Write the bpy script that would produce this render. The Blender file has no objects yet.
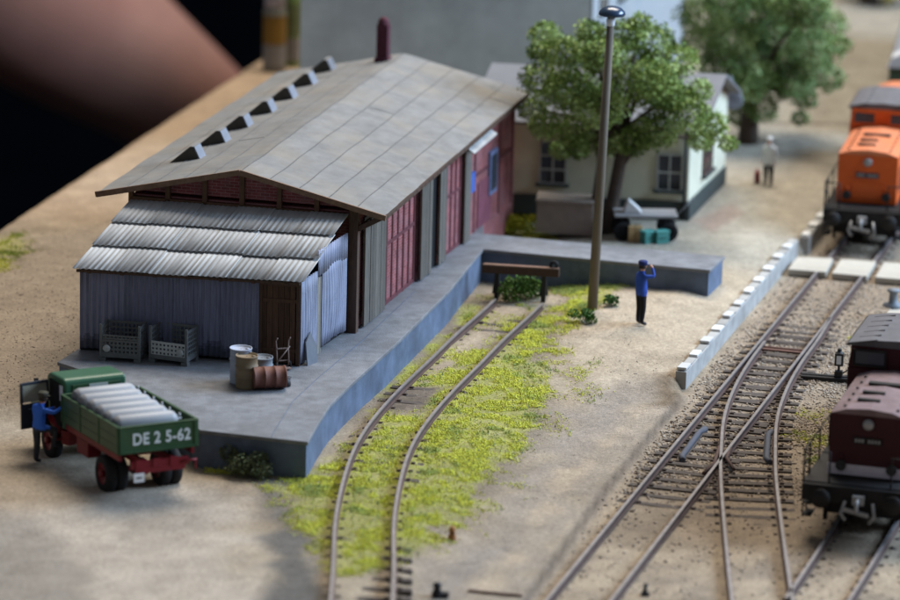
import bpy, math, random
import numpy as np
from mathutils import Vector, Matrix
random.seed(7); rng = np.random.default_rng(11)
R = math.radians
scene = bpy.context.scene
col = scene.collection

# ------------------------------------------------------------------ camera
# world units are metres of the modelled place (the layout is a 1:87 model); y runs away from the camera
FPX, CAM_H, PITCH, ROLL = 4000.0, 29.6, R(14.7), R(1.5)
cf = Vector((0, math.cos(PITCH), -math.sin(PITCH)))
_r = Vector((1, 0, 0)); _u = _r.cross(cf)
cR = math.cos(ROLL)*_r + math.sin(ROLL)*_u
cU = -math.sin(ROLL)*_r + math.cos(ROLL)*_u
cam_d = bpy.data.cameras.new('camera'); cam = bpy.data.objects.new('camera', cam_d); col.objects.link(cam)
M = Matrix.Identity(4)
for i in range(3):
    M[i][0] = cR[i]; M[i][1] = cU[i]; M[i][2] = -cf[i]
M[2][3] = CAM_H
cam.matrix_world = M
cam_d.sensor_width = 36; cam_d.lens = 36*FPX/900
cam_d.clip_start = 1; cam_d.clip_end = 3000
cam_d.dof.use_dof = True; cam_d.dof.focus_distance = 107.0; cam_d.dof.aperture_fstop = 0.19
scene.camera = cam

# ------------------------------------------------------------------ light: exhibition hall, cool window light from the right
w = bpy.data.worlds.new('World'); scene.world = w; w.use_nodes = True
w.node_tree.nodes['Background'].inputs[0].default_value = (0.80, 0.86, 1.0, 1)
w.node_tree.nodes['Background'].inputs[1].default_value = 0.165
def area(name, loc, target, size, power, colr):
    l = bpy.data.lights.new(name, 'AREA'); l.shape = 'RECTANGLE'; l.size, l.size_y = size; l.energy = power; l.color = colr
    o = bpy.data.objects.new(name, l); col.objects.link(o); o.location = loc
    o.rotation_euler = (Vector(target)-Vector(loc)).to_track_quat('-Z', 'Y').to_euler()
area('window_light', (75, 118, 45), (0, 108, 0), (60, 30), 150000, (0.54, 0.73, 1.0))
area('ceiling_light', (12, 150, 85), (0, 108, 0), (60, 40), 120000, (1.0, 0.91, 0.80))
scene.view_settings.view_transform = 'Standard'; scene.view_settings.look = 'None'
scene.view_settings.exposure = 0.0; scene.view_settings.gamma = 1.0

# ------------------------------------------------------------------ helpers
def at(px, py, z=0.0):
    """the place whose picture (900x600) is px,py at height z"""
    d = cf*FPX + cR*(px-450) - cU*(py-300)
    t = (z-CAM_H)/d.z
    return Vector((d.x*t, d.y*t, z))
def at_depth(px, py, y):
    d = cf*FPX + cR*(px-450) - cU*(py-300)
    t = y/d.y
    return Vector((d.x*t, y, CAM_H + d.z*t))
def sm(x, a=0.0, b=1.0):
    t = np.clip((x-a)/(b-a), 0, 1); return t*t*(3-2*t)

_perm = rng.random((256, 256))
def vnoise(x, y, s):
    x = np.asarray(x, float)/s + 1000; y = np.asarray(y, float)/s + 1000
    xi = np.floor(x).astype(int); yi = np.floor(y).astype(int)
    fx = x-xi; fy = y-yi; fx = fx*fx*(3-2*fx); fy = fy*fy*(3-2*fy)
    g = lambda a, b: _perm[a % 256, b % 256]
    return (g(xi, yi)*(1-fx)+g(xi+1, yi)*fx)*(1-fy) + (g(xi, yi+1)*(1-fx)+g(xi+1, yi+1)*fx)*fy
def fbm(x, y, s, o=4):
    v = 0; a = 0.5; t = 0
    for k in range(o):
        v = v + a*vnoise(x+17.3*k, y-9.1*k, s); t += a; a *= .5; s *= .5
    return v/t

def new_mat(name): 
    m = bpy.data.materials.new(name); m.use_nodes = True
    nt = m.node_tree; b = nt.nodes['Principled BSDF']; return m, nt, b
def mat(name, c, rough=.8, amt=.25, scale=3.0, dirt=None, dirt_amt=.5, dirt_scale=.8, bump=.1, bscale=25, metal=0.0, stretch=(1, 1, 1), coords='UV', spec=.3, brick=None):
    m, nt, b = new_mat(name); N = nt.nodes; Lk = nt.links
    tc = N.new('ShaderNodeTexCoord'); mp = N.new('ShaderNodeMapping'); mp.inputs['Scale'].default_value = stretch
    Lk.new(tc.outputs[coords], mp.inputs[0])
    n1 = N.new('ShaderNodeTexNoise'); n1.inputs['Scale'].default_value = scale; n1.inputs['Detail'].default_value = 8; n1.inputs['Roughness'].default_value = .65
    Lk.new(mp.outputs[0], n1.inputs['Vector'])
    mr = N.new('ShaderNodeMapRange'); mr.inputs[1].default_value = .3; mr.inputs[2].default_value = .7
    mr.inputs[3].default_value = 1-amt; mr.inputs[4].default_value = 1+amt; Lk.new(n1.outputs[0], mr.inputs[0])
    at_ = N.new('ShaderNodeAttribute'); at_.attribute_name = 'tint'
    def mul(a, bb):
        x = N.new('ShaderNodeMixRGB'); x.blend_type = 'MULTIPLY'; x.inputs[0].default_value = 1
        Lk.new(a, x.inputs[1]); Lk.new(bb, x.inputs[2]); return x.outputs[0]
    rgb = N.new('ShaderNodeRGB'); rgb.outputs[0].default_value = (*c, 1); cur = rgb.outputs[0]
    if brick:
        bt = N.new('ShaderNodeTexBrick'); bt.inputs['Scale'].default_value = 1
        bt.inputs['Brick Width'].default_value = .25; bt.inputs['Row Height'].default_value = .085; bt.inputs['Mortar Size'].default_value = .009
        bt.inputs['Color1'].default_value = (*c, 1); bt.inputs['Color2'].default_value = (*[q*.7 for q in c], 1); bt.inputs['Mortar'].default_value = (*brick, 1)
        Lk.new(tc.outputs[coords], bt.inputs['Vector']); cur = bt.outputs[0]
    cur = mul(cur, mr.outputs[0])
    if dirt:
        n2 = N.new('ShaderNodeTexNoise'); n2.inputs['Scale'].default_value = dirt_scale; n2.inputs['Detail'].default_value = 6
        Lk.new(mp.outputs[0], n2.inputs['Vector'])
        r2 = N.new('ShaderNodeMapRange'); r2.inputs[1].default_value = .45; r2.inputs[2].default_value = .72; r2.inputs[3].default_value = 0; r2.inputs[4].default_value = dirt_amt
        Lk.new(n2.outputs[0], r2.inputs[0])
        x = N.new('ShaderNodeMixRGB'); Lk.new(r2.outputs[0], x.inputs[0]); Lk.new(cur, x.inputs[1]); x.inputs[2].default_value = (*dirt, 1); cur = x.outputs[0]
    cur = mul(cur, at_.outputs['Color'])
    Lk.new(cur, b.inputs['Base Color'])
    b.inputs['Roughness'].default_value = rough; b.inputs['Metallic'].default_value = metal; b.inputs['Specular IOR Level'].default_value = spec
    if bump:
        n3 = N.new('ShaderNodeTexNoise'); n3.inputs['Scale'].default_value = bscale; n3.inputs['Detail'].default_value = 5
        Lk.new(mp.outputs[0], n3.inputs['Vector'])
        bp = N.new('ShaderNodeBump'); bp.inputs['Strength'].default_value = bump; bp.inputs['Distance'].default_value = .05
        Lk.new(n3.outputs[0], bp.inputs['Height']); Lk.new(bp.outputs[0], b.inputs['Normal'])
    return m

class MB:
    """collects shapes, builds ONE mesh object"""
    def __init__(s): s.v = []; s.f = []; s.m = []; s.t = []; s.sm = []
    def add(s, vs, fs, mi=0, t=(1, 1, 1), smooth=False):
        o = len(s.v); s.v += [tuple(p) for p in vs]
        for f in fs: s.f.append([o+i for i in f]); s.m.append(mi); s.t.append(t); s.sm.append(smooth)
        return s
    def box(s, c, d, rot=None, mi=0, t=(1, 1, 1), taper=1.0):
        hx, hy, hz = d[0]/2, d[1]/2, d[2]/2
        vs = [Vector((x*hx*(taper if z > 0 else 1), y*hy*(taper if z > 0 else 1), z*hz)) for z in (-1, 1) for y in (-1, 1) for x in (-1, 1)]
        if rot is not None:
            q = Matrix.Rotation(rot, 3, 'Z') if isinstance(rot, (int, float)) else rot
            vs = [q @ p for p in vs]
        c = Vector(c); vs = [p+c for p in vs]
        return s.add(vs, [(0, 2, 3, 1), (4, 5, 7, 6), (0, 1, 5, 4), (2, 6, 7, 3), (0, 4, 6, 2), (1, 3, 7, 5)], mi, t)
    def bar(s, a, b, wd, ht, mi=0, t=(1, 1, 1), up=(0, 0, 1)):
        a = Vector(a); b = Vector(b); d = (b-a).normalized(); up = Vector(up)
        if abs(d.dot(up)) > .98: up = Vector((1, 0, 0)) if abs(d.x) < .9 else Vector((0, 1, 0))
        x = d.cross(up).normalized(); z = x.cross(d)
        vs = [p + x*sx*wd/2 + z*sz*ht/2 for p in (a, b) for sz in (-1, 1) for sx in (-1, 1)]
        return s.add(vs, [(0, 2, 3, 1), (4, 5, 7, 6), (0, 1, 5, 4), (2, 6, 7, 3), (0, 4, 6, 2), (1, 3, 7, 5)], mi, t)
    def tube(s, pts, rs, n=10, mi=0, t=(1, 1, 1), cap=True, smooth=True):
        pts = [Vector(p) for p in pts]
        if isinstance(rs, (int, float)): rs = [rs]*len(pts)
        vs = []; px = None
        for i, p in enumerate(pts):
            d = (pts[min(i+1, len(pts)-1)]-pts[max(i-1, 0)])
            d = d.normalized() if d.length > 1e-9 else Vector((0, 0, 1))
            if px is None:
                px = d.cross(Vector((0, 0, 1)))
                if px.length < .1: px = Vector((1, 0, 0))
            px = (px - d*px.dot(d)).normalized(); y = d.cross(px)
            for k in range(n):
                a = 2*math.pi*k/n; vs.append(p+(px*math.cos(a)+y*math.sin(a))*rs[i])
        fs = []
        for i in range(len(pts)-1):
            for k in range(n):
                k2 = (k+1) % n; fs.append((i*n+k, i*n+k2, (i+1)*n+k2, (i+1)*n+k))
        s.add(vs, fs, mi, t, smooth)
        if cap:
            o = len(s.v)-len(vs)
            s.f.append([o+k for k in range(n)][::-1]); s.m.append(mi); s.t.append(t); s.sm.append(False)
            s.f.append([o+(len(pts)-1)*n+k for k in range(n)]); s.m.append(mi); s.t.append(t); s.sm.append(False)
        return s
    def lathe(s, c, prof, n=24, mi=0, t=(1, 1, 1), axis='z', smooth=True):
        c = Vector(c); vs = []
        for r, z in prof:
            for k in range(n):
                a = 2*math.pi*k/n; p = Vector((r*math.cos(a), r*math.sin(a), z))
                if axis == 'x': p = Vector((p.z, p.x, p.y))
                if axis == 'y': p = Vector((p.y, p.z, p.x))
                vs.append(c+p)
        fs = []
        for i in range(len(prof)-1):
            for k in range(n):
                k2 = (k+1) % n; fs.append((i*n+k, i*n+k2, (i+1)*n+k2, (i+1)*n+k))
        return s.add(vs, fs, mi, t, smooth)
    def prism(s, poly, vec, mi=0, t=(1, 1, 1)):
        n = len(poly); poly = [Vector(p) for p in poly]; vec = Vector(vec)
        nr = sum(((poly[i]-poly[0]).cross(poly[i+1]-poly[0]) for i in range(1, n-1)), Vector())
        if nr.dot(vec) < 0: poly = poly[::-1]
        vs = poly+[p+vec for p in poly]
        fs = [list(range(n))[::-1], list(range(n, 2*n))] + [(i, (i+1) % n, n+(i+1) % n, n+i) for i in range(n)]
        return s.add(vs, fs, mi, t)
    def ico(s, c, r, mi=0, t=(1, 1, 1), n=10, sc=(1, 1, 1)):
        prof = [(r*math.sin(math.pi*i/8)*1.0, -r*math.cos(math.pi*i/8)) for i in range(9)]
        prof[0] = (r*.01, -r); prof[-1] = (r*.01, r)
        o = len(s.v); s.lathe((0, 0, 0), prof, n, mi, t)
        for i in range(o, len(s.v)):
            p = s.v[i]; s.v[i] = (c[0]+p[0]*sc[0], c[1]+p[1]*sc[1], c[2]+p[2]*sc[2])
        return s
    def xf(s, Mx):
        s.v = [tuple(Mx @ Vector(p)) for p in s.v]; return s
    def build(s, name, mats, parent=None, loc=None, bevel=0):
        me = bpy.data.meshes.new(name); me.from_pydata(s.v, [], s.f)
        if not isinstance(mats, (list, tuple)): mats = [mats]
        for m in mats: me.materials.append(m)
        me.polygons.foreach_set('material_index', s.m); me.polygons.foreach_set('use_smooth', s.sm)
        fill_attrs(me, np.array(s.t, float))
        o = bpy.data.objects.new(name, me); col.objects.link(o)
        if parent: o.parent = parent
        if loc: o.location = loc
        if bevel:
            b = o.modifiers.new('bevel', 'BEVEL'); b.width = bevel; b.segments = 2; b.limit_method = 'ANGLE'
        return o
def fill_attrs(me, tints=None):
    me.update()
    nl = len(me.loops); npoly = len(me.polygons)
    tot = np.empty(npoly, int); me.polygons.foreach_get('loop_total', tot)
    nrm = np.empty(npoly*3); me.polygons.foreach_get('normal', nrm); nrm = nrm.reshape(-1, 3)
    vi = np.empty(nl, int); me.loops.foreach_get('vertex_index', vi)
    co = np.empty(len(me.vertices)*3); me.vertices.foreach_get('co', co); co = co.reshape(-1, 3)
    pid = np.repeat(np.arange(npoly), tot)
    n = nrm[pid]; p = co[vi]
    U = np.stack([-n[:, 1], n[:, 0], np.zeros(nl)], 1); ln = np.linalg.norm(U, axis=1)
    flat = (ln < .35)
    U[flat] = (1, 0, 0); ln[flat] = 1; U /= ln[:, None]
    V = np.cross(n, U)
    uv = np.stack([(p*U).sum(1), (p*V).sum(1)], 1)
    uvl = me.uv_layers.new(name='UVMap'); uvl.data.foreach_set('uv', uv.ravel())
    if tints is None: tints = np.ones((npoly, 3))
    ca = me.color_attributes.new('tint', 'FLOAT_COLOR', 'CORNER')
    c4 = np.ones((nl, 4)); c4[:, :3] = tints[pid]
    ca.data.foreach_set('color', c4.ravel())
def np_mesh(name, V, F, tints, m, parent=None, smooth=False):
    """fast mesh from numpy: F is (n,k)"""
    me = bpy.data.meshes.new(name); n, k = F.shape
    me.vertices.add(len(V)); me.vertices.foreach_set('co', V.ravel())
    me.loops.add(n*k); me.loops.foreach_set('vertex_index', F.ravel().astype(np.int32))
    me.polygons.add(n); me.polygons.foreach_set('loop_start', np.arange(n)*k); me.polygons.foreach_set('loop_total', np.full(n, k))
    if smooth: me.polygons.foreach_set('use_smooth', np.ones(n, bool))
    me.update(calc_edges=True); me.materials.append(m); fill_attrs(me, tints)
    o = bpy.data.objects.new(name, me); col.objects.link(o)
    if parent: o.parent = parent
    return o
def tag(o, label=None, cat=None, group=None, kind=None):
    if label: o['label'] = label
    if cat: o['category'] = cat
    if group: o['group'] = group
    if kind: o['kind'] = kind
    return o
def empty(name, loc=(0, 0, 0), rz=0.0, label=None, cat=None, group=None):
    o = bpy.data.objects.new(name, None); col.objects.link(o); o.location = loc; o.rotation_euler = (0, 0, rz)
    return tag(o, label, cat, group)
def copy_tree(o, parent=None):
    c = o.copy(); col.objects.link(c)
    if parent: c.parent = parent
    for ch in list(o.children): copy_tree(ch, c)
    return c
def rj(a): return 1+random.uniform(-a, a)
def grey(a): q = rj(a); return (q, q, q)

# ------------------------------------------------------------------ materials
m_conc = mat('deck_concrete', (.185, .193, .208), .9, .28, 2.2, (.11, .108, .105), .6, .6, .35, 22)
m_concside = mat('ramp_side', (.115, .15, .215), .8, .3, 1.3, (.05, .06, .075), .6, .7, .15, 20)
m_corr_wall = mat('corrugated_wall_sheet', (.19, .205, .30), .6, .28, 2.5, (.07, .07, .09), .6, 1.2, .08, 30, stretch=(2.2, .45, 1))
m_corr_roof = mat('corrugated_roof_sheet', (.44, .45, .45), .65, .2, 2.0, (.26, .26, .25), .5, .9, .05, 30, stretch=(2, .5, 1))
m_felt = mat('roof_felt', (.185, .185, .18), .85, .2, 1.8, (.255, .225, .18), .6, .6, .12, 18)
m_timber = mat('dark_timber', (.085, .05, .035), .75, .35, 6, bump=.2, stretch=(5, .6, 1))
m_greywood = mat('weathered_boards', (.14, .125, .105), .85, .3, 5, (.06, .055, .045), .5, 2, .25, 25, stretch=(6, .5, 1))
m_brownwood = mat('brown_boards', (.10, .052, .03), .75, .35, 5, (.03, .02, .015), .5, 2, .2, 25, stretch=(6, .5, 1))
m_brick = mat('red_brick', (.30, .075, .075), .85, .36, 2.0, (.30, .18, .19), .5, 1.8, .12, 40, brick=(.36, .20, .20))
m_black = mat('black_void', (.008, .008, .009), .9, .1, bump=0)
m_ventside = mat('vent_sheet', (.19, .205, .24), .6, .15)
m_ventdark = mat('vent_opening', (.075, .07, .06), .9, .2)
m_chimney = mat('maroon_brick_pipe', (.075, .02, .03), .8, .2)
m_cream = mat('cream_render', (.60, .59, .45), .9, .12, 1.0, (.46, .46, .35), .5, .4, .1, 20)
m_plinth = mat('dark_plinth', (.045, .055, .05), .85, .15)
m_slate = mat('grey_slate_wall', (.36, .385, .36), .85, .16, 1.0, (.27, .29, .28), .5, .3, .1, 14)
m_paleface = mat('lit_side_render', (.34, .36, .37), .8, .08)  # station block's right wall: bluish window light is put into this colour
m_window = mat('window_glass', (.035, .035, .04), .15, .1, bump=0, spec=.5)
m_frame = mat('window_frame', (.42, .42, .38), .7, .1)
m_rust = mat('rusty_steel', (.12, .055, .04), .75, .3, 6, (.06, .035, .03), .5)
m_railside = mat('rusty_rail', (.085, .05, .04), .8, .25, 3)
m_railhead = mat('rail_head', (.25, .235, .235), .45, .25, 3, metal=.6, bump=0)
m_sleeper = mat('sleeper_wood', (.07, .056, .048), .85, .35, 5, (.15, .12, .095), .5, 2, .2)
m_kerb = mat('kerb_face', (.37, .36, .34), .85, .2, 2, (.17, .16, .14), .5, 1.5)
m_white = mat('white_paint', (.72, .72, .72), .7, .08, 4, (.5, .48, .44), .4)
m_slab = mat('pale_concrete', (.42, .39, .33), .9, .12, 2, (.3, .27, .22), .5)
m_green = mat('truck_green', (.026, .072, .030), .45, .14, 3, (.07, .10, .05), .35, 1.5, .03)
m_cabgreen = mat('cab_green', (.032, .105, .055), .4, .1, 3, bump=.02)
m_red = mat('chassis_red', (.16, .008, .014), .5, .15, bump=.02)
m_tyre = mat('tyre_rubber', (.012, .012, .013), .8, .2)
m_blackp = mat('black_metal', (.014, .014, .016), .5, .25)
m_cyl = mat('grey_cylinder_paint', (.33, .34, .355), .45, .06, bump=.02)
m_lettering = mat('white_lettering', (.62, .66, .66), .6, .1, bump=0)
m_crate = mat('crate_steel', (.15, .158, .16), .55, .2, metal=.2)
m_crate2 = mat('crate_steel_pale', (.48, .50, .49), .55, .2, metal=.1)
m_drumblue = mat('drum_pale_blue', (.34, .37, .45), .5, .15)
m_drumtan = mat('drum_tan', (.20, .145, .085), .6, .25, 4, (.10, .06, .04), .5)
m_drumgrey = mat('drum_grey', (.17, .19, .21), .55, .2)
m_drumrust = mat('drum_rust', (.15, .06, .042), .65, .25, 4, (.28, .14, .10), .4)
m_slatepl = mat('slate_board', (.15, .165, .19), .7, .15)
m_pole = mat('lamp_post_wood', (.14, .115, .085), .75, .2, 4, stretch=(4, .4, 1))
m_lampcap = mat('lamp_hood_enamel', (.02, .045, .09), .25, .1, bump=0, spec=.6)
m_porcelain = mat('lamp_glass_white', (.68, .72, .78), .3, .05, bump=0)
m_bark = mat('bark', (.07, .052, .04), .9, .3, 6, bump=.4)
m_bluecloth = mat('blue_cloth', (.03, .13, .58), .8, .15, bump=.05)
m_navycloth = mat('navy_cloth', (.012, .022, .11), .8, .15, bump=.05)
m_darkcloth = mat('dark_cloth', (.035, .038, .045), .85, .15, bump=.05)
m_blackcloth = mat('black_cloth', (.008, .008, .01), .85, .15, bump=.05)
m_whitecloth = mat('white_cloth', (.6, .6, .58), .85, .1, bump=.05)
m_skin = mat('skin', (.50, .27, .19), .6, .08, bump=.02)
m_skinbig = mat('forearm_skin', (.35, .17, .12), .55, .12, .3, (.26, .09, .07), .5, .12, .03, 2, coords='Object')
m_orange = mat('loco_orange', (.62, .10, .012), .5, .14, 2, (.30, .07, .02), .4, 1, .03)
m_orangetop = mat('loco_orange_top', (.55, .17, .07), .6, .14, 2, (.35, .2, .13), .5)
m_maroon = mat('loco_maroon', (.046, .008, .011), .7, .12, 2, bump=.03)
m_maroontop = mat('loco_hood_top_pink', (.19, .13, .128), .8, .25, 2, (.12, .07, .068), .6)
m_locoroof = mat('loco_roof_grey', (.11, .105, .11), .7, .2, 2)
m_under = mat('underframe_black', (.014, .012, .011), .7, .3)
m_metal = mat('dull_metal', (.30, .30, .30), .5, .2, metal=.5)
m_glassblue = mat('cab_glass', (.035, .045, .065), .25, .1, bump=0, spec=.4)
m_teal = mat('teal_box', (.06, .23, .20), .6, .15)
m_parcel = mat('parcel_paper', (.45, .30, .14), .8, .1)
m_cart = mat('cart_deck', (.26, .25, .245), .8, .15)
m_yellow = mat('yellow_paint', (.62, .42, .02), .5, .1)
m_glassbottle = mat('bottle_body', (.20, .20, .17), .4, .2, 1)
m_label = mat('amber_label', (.26, .15, .03), .6, .2, 1)
m_cap = mat('bottle_cap_pale', (.45, .45, .55), .5, .05)
m_greenbottle = mat('green_bottle', (.18, .26, .09), .4, .2, 1)
m_floor = mat('hall_floor_dark', (.006, .008, .012), .95, .2, .1, bump=0, spec=0)

# foliage-type material: colour comes from the tint
def tint_mat(name, rough=.9, amt=.15, scale=8, trans=0):
    m, nt, b = new_mat(name); a = nt.nodes.new('ShaderNodeAttribute'); a.attribute_name = 'tint'
    n = nt.nodes.new('ShaderNodeTexNoise'); n.inputs['Scale'].default_value = scale
    tc = nt.nodes.new('ShaderNodeTexCoord'); nt.links.new(tc.outputs['Object'], n.inputs['Vector'])
    mr = nt.nodes.new('ShaderNodeMapRange'); mr.inputs[1].default_value = .3; mr.inputs[2].default_value = .7; mr.inputs[3].default_value = 1-amt; mr.inputs[4].default_value = 1+amt
    nt.links.new(n.outputs[0], mr.inputs[0])
    x = nt.nodes.new('ShaderNodeMixRGB'); x.blend_type = 'MULTIPLY'; x.inputs[0].default_value = 1
    nt.links.new(a.outputs['Color'], x.inputs[1]); nt.links.new(mr.outputs[0], x.inputs[2]); nt.links.new(x.outputs[0], b.inputs['Base Color'])
    b.inputs['Roughness'].default_value = rough; b.inputs['Specular IOR Level'].default_value = .2
    return m
m_leaf = tint_mat('leaf', .6); m_grass = tint_mat('grass_fibre'); m_stone = tint_mat('ballast_stone', .9, .2, 20)

# ------------------------------------------------------------------ terrain
EDGE = [(-.5, 78), (1.1, 84), (1.78, 86.7), (2.78, 90.8), (3.86, 95.3), (5.04, 99.75), (6.29, 104.1), (6.50, 105.5), (10.80, 121.1), (11.10, 121.1), (12.1, 124.7), (16.5, 141), (22, 161), (26, 176)]
def polydist(x, y, pts):
    """signed distance to an upward polyline (positive to its right)"""
    x = np.asarray(x, float); y = np.asarray(y, float)
    best = np.full(x.shape, 1e9); sg = np.ones(x.shape)
    for (ax, ay), (bx, by) in zip(pts[:-1], pts[1:]):
        dx, dy = bx-ax, by-ay; L2 = dx*dx+dy*dy
        t = np.clip(((x-ax)*dx+(y-ay)*dy)/L2, 0, 1)
        ex, ey = x-(ax+t*dx), y-(ay+t*dy); d = np.hypot(ex, ey)
        s_ = np.sign(dy*(x-ax)-dx*(y-ay))
        u = d < best-1e-9; best = np.where(u, d, best); sg = np.where(u, s_, sg)
    return best*sg
TRACK_Z = -.42
def ground_z(x, y):
    x = np.asarray(x, float); y = np.asarray(y, float)
    d = polydist(x, y, EDGE)
    yard = .28*sm(y, 105.5, 113)*sm(x, 2.4, 5.0)
    yard = yard*sm(-d, -.2, 2.0) + .02*(1-sm(-d, -.2, 2.0))
    nearedge = sm(y, 107, 103.5)
    yard = yard - .36*nearedge*sm(-d, 4.2, .1)*1.0
    yard = yard + (fbm(x, y, 2.2)-.5)*.10 + (fbm(x+50, y, .5)-.5)*.05
    yard = yard - .22*np.exp(-((x+10.2)**2+(y-98.2)**2)/6.0)
    base = np.full(x.shape, TRACK_Z-.02) + (fbm(x, y+40, .6)-.5)*.05
    kk = y < 104.8
    k = np.where(kk, sm(d, -.06, .14), sm(d, -.30, -.10))
    return yard*(1-k)+base*k
def gz(x, y): return float(ground_z(np.array([x]), np.array([y]))[0])
def on_ground(px, py):
    z = 0.0
    for _ in range(8): p = at(px, py, z); z = gz(p.x, p.y)
    return at(px, py, z)
def px_poly(pts, z=0.0): return [tuple(at(a, b, z)[:2]) for a, b in pts]
def poly_sd(x, y, poly):
    """signed distance, positive inside"""
    x = np.asarray(x, float); y = np.asarray(y, float); best = np.full(x.shape, 1e9); ins = np.zeros(x.shape, bool)
    n = len(poly)
    for i in range(n):
        ax, ay = poly[i]; bx, by = poly[(i+1) % n]; dx, dy = bx-ax, by-ay
        t = np.clip(((x-ax)*dx+(y-ay)*dy)/(dx*dx+dy*dy+1e-9), 0, 1)
        best = np.minimum(best, np.hypot(x-ax-t*dx, y-ay-t*dy))
        c = ((ay > y) != (by > y)) & (x < (bx-ax)*(y-ay)/((by-ay) if by != ay else 1e-9)+ax); ins ^= c
    return np.where(ins, best, -best)

GRASS = [  # outline in the yard, softness, density
    (px_poly([(268, 486), (318, 462), (345, 430), (395, 372), (440, 325), (470, 298), (497, 296), (488, 318), (455, 350), (420, 385), (405, 412), (440, 372), (505, 318), (540, 300), (560, 318), (560, 345), (548, 380), (560, 420), (528, 462), (478, 508), (430, 548), (393, 572), (338, 578), (325, 560), (290, 520)]), .45, 1.0),
    (px_poly([(548, 288), (640, 280), (660, 290), (620, 300), (580, 330), (562, 345), (545, 318)]), .5, .85),
    (px_poly([(180, 462), (240, 446), (300, 470), (300, 480), (215, 470)]), .35, .9),
    (px_poly([(-60, 232), (20, 235), (32, 250), (10, 272), (-60, 290)]), .6, 1.1),
    (px_poly([(480, 240), (500, 205), (550, 205), (545, 232), (520, 250)], .2), .3, 1.2),
    (px_poly([(852, 338), (880, 334), (872, 345)], -.4), .25, .9),
    (px_poly([(800, 410), (832, 400), (822, 470), (806, 455)], -.4), .4, .55),
    (px_poly([(560, 372), (600, 360), (585, 395), (552, 400)]), .6, .3),
]
def grass_mask(x, y):
    g = np.zeros(np.shape(x))
    for poly, soft, dn in GRASS:
        sd = poly_sd(x, y, poly) + (fbm(x, y, 1.1)-.5)*1.8 + (fbm(x+7, y, .35)-.5)*.7
        g = np.maximum(g, sm(sd, -soft*.6, soft*2.0)*dn)
    return g
BAREPATCH = px_poly([(372, 412), (392, 386), (445, 388), (425, 412)])
def build_terrain():
    xs = np.arange(-30, 32.01, .16); ys = np.arange(78, 178, .17)
    X, Y = np.meshgrid(xs, ys)
    # far-left limit of the baseboard
    ea = np.array(BOARD_A); eb = np.array(BOARD_B)
    # shear the left part of the grid onto the board edge
    xe = ea[0] + (Y-ea[1])*(eb[0]-ea[0])/(eb[1]-ea[1])
    f = (X-xs[0])/(xs[-1]-xs[0])
    X = xe + f*(xs[-1]-xe)
    Z = ground_z(X, Y)
    dl = X-xe
    Z = Z - .25*sm(dl, .5, 0)
    ny, nx = X.shape
    V = np.stack([X.ravel(), Y.ravel(), Z.ravel()], 1)
    idx = np.arange(ny*nx).reshape(ny, nx)
    F = np.stack([idx[:-1, :-1].ravel(), idx[:-1, 1:].ravel(), idx[1:, 1:].ravel(), idx[1:, :-1].ravel()], 1)
    x, y = V[:, 0], V[:, 1]
    d = polydist(x, y, EDGE)
    n1 = fbm(x, y, 3.0); n2 = fbm(x+31, y+7, 1.0); n3 = fbm(x+3, y+77, .35)
    def mix(c, c2, k): k = np.clip(k, 0, 1)[:, None]; return c*(1-k)+np.array(c2)*k
    C = np.tile(np.array((.30, .245, .18)), (len(V), 1))
    C = mix(C, (.39, .325, .24), sm(n1, .38, .62))
    # left gravel area, tan board strip
    gr = sm(poly_sd(x, y, px_poly([(-100, 255), (40, 235), (130, 215), (140, 330), (60, 395), (30, 410), (-100, 420)]))+(n2-.5)*2, -.5, .8)
    C = mix(C, (.33, .275, .215), gr)
    C = mix(C, (.40, .30, .205), sm(dl.ravel(), 8.5, 6.5)*sm(y, 119, 124))
    # lower left road
    rd = sm(poly_sd(x, y, px_poly([(-100, 420), (30, 400), (120, 470), (250, 490), (280, 620), (-100, 640)]))+(n2-.5)*2, -.6, 1.2)
    C = mix(C, (.47, .41, .34), rd*.95)
    C = mix(C, (.36, .30, .225), sm(poly_sd(x, y, px_poly([(-60, 400), (60, 400), (240, 480), (120, 500), (-60, 480)]))+(n2-.5)*2, -.6, 1.2)*.7)
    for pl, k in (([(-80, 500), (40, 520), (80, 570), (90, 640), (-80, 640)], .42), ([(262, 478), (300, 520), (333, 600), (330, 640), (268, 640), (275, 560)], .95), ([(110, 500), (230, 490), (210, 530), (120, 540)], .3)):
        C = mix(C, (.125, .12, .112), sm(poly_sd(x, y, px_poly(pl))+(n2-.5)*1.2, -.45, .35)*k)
    # grey-brown dirt right of the siding with the paler footpath
    dd = sm(poly_sd(x, y, px_poly([(340, 640), (400, 560), (480, 510), (560, 400), (600, 350), (650, 350), (690, 395), (600, 490), (500, 640)]))+(n2-.5)*2.4, -.4, 1.2)
    C = mix(C, (.27, .235, .20), dd*.9)
    C = mix(C, (.41, .33, .235), sm(poly_sd(x, y, px_poly([(430, 610), (452, 585), (490, 560), (522, 505), (545, 470), (600, 425), (640, 385), (660, 395), (612, 440), (560, 500), (510, 575), (480, 610)]))+(n2-.5)*1.3, -.3, .7)*.75)
    yd = sm(poly_sd(x, y, px_poly([(560, 330), (600, 300), (720, 292), (790, 262), (684, 372), (600, 385), (570, 370)]))+(n2-.5)*1.2, -.4, .9)
    C = mix(C, (.46, .385, .29), yd*.85)
    C = mix(C, (.16, .12, .08), sm(poly_sd(x, y, px_poly([(655, 375), (684, 378), (684, 400), (650, 398)], -.1))+(n2-.5)*.8, -.2, .4)*.9)
    # street behind
    C = mix(C, (.35, .32, .26), sm(y, 115.5, 118)*sm(x, 0, 3)); C = mix(C, (.28, .255, .205), sm(y, 124, 140)*sm(x, 6, 9)*.9)
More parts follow.
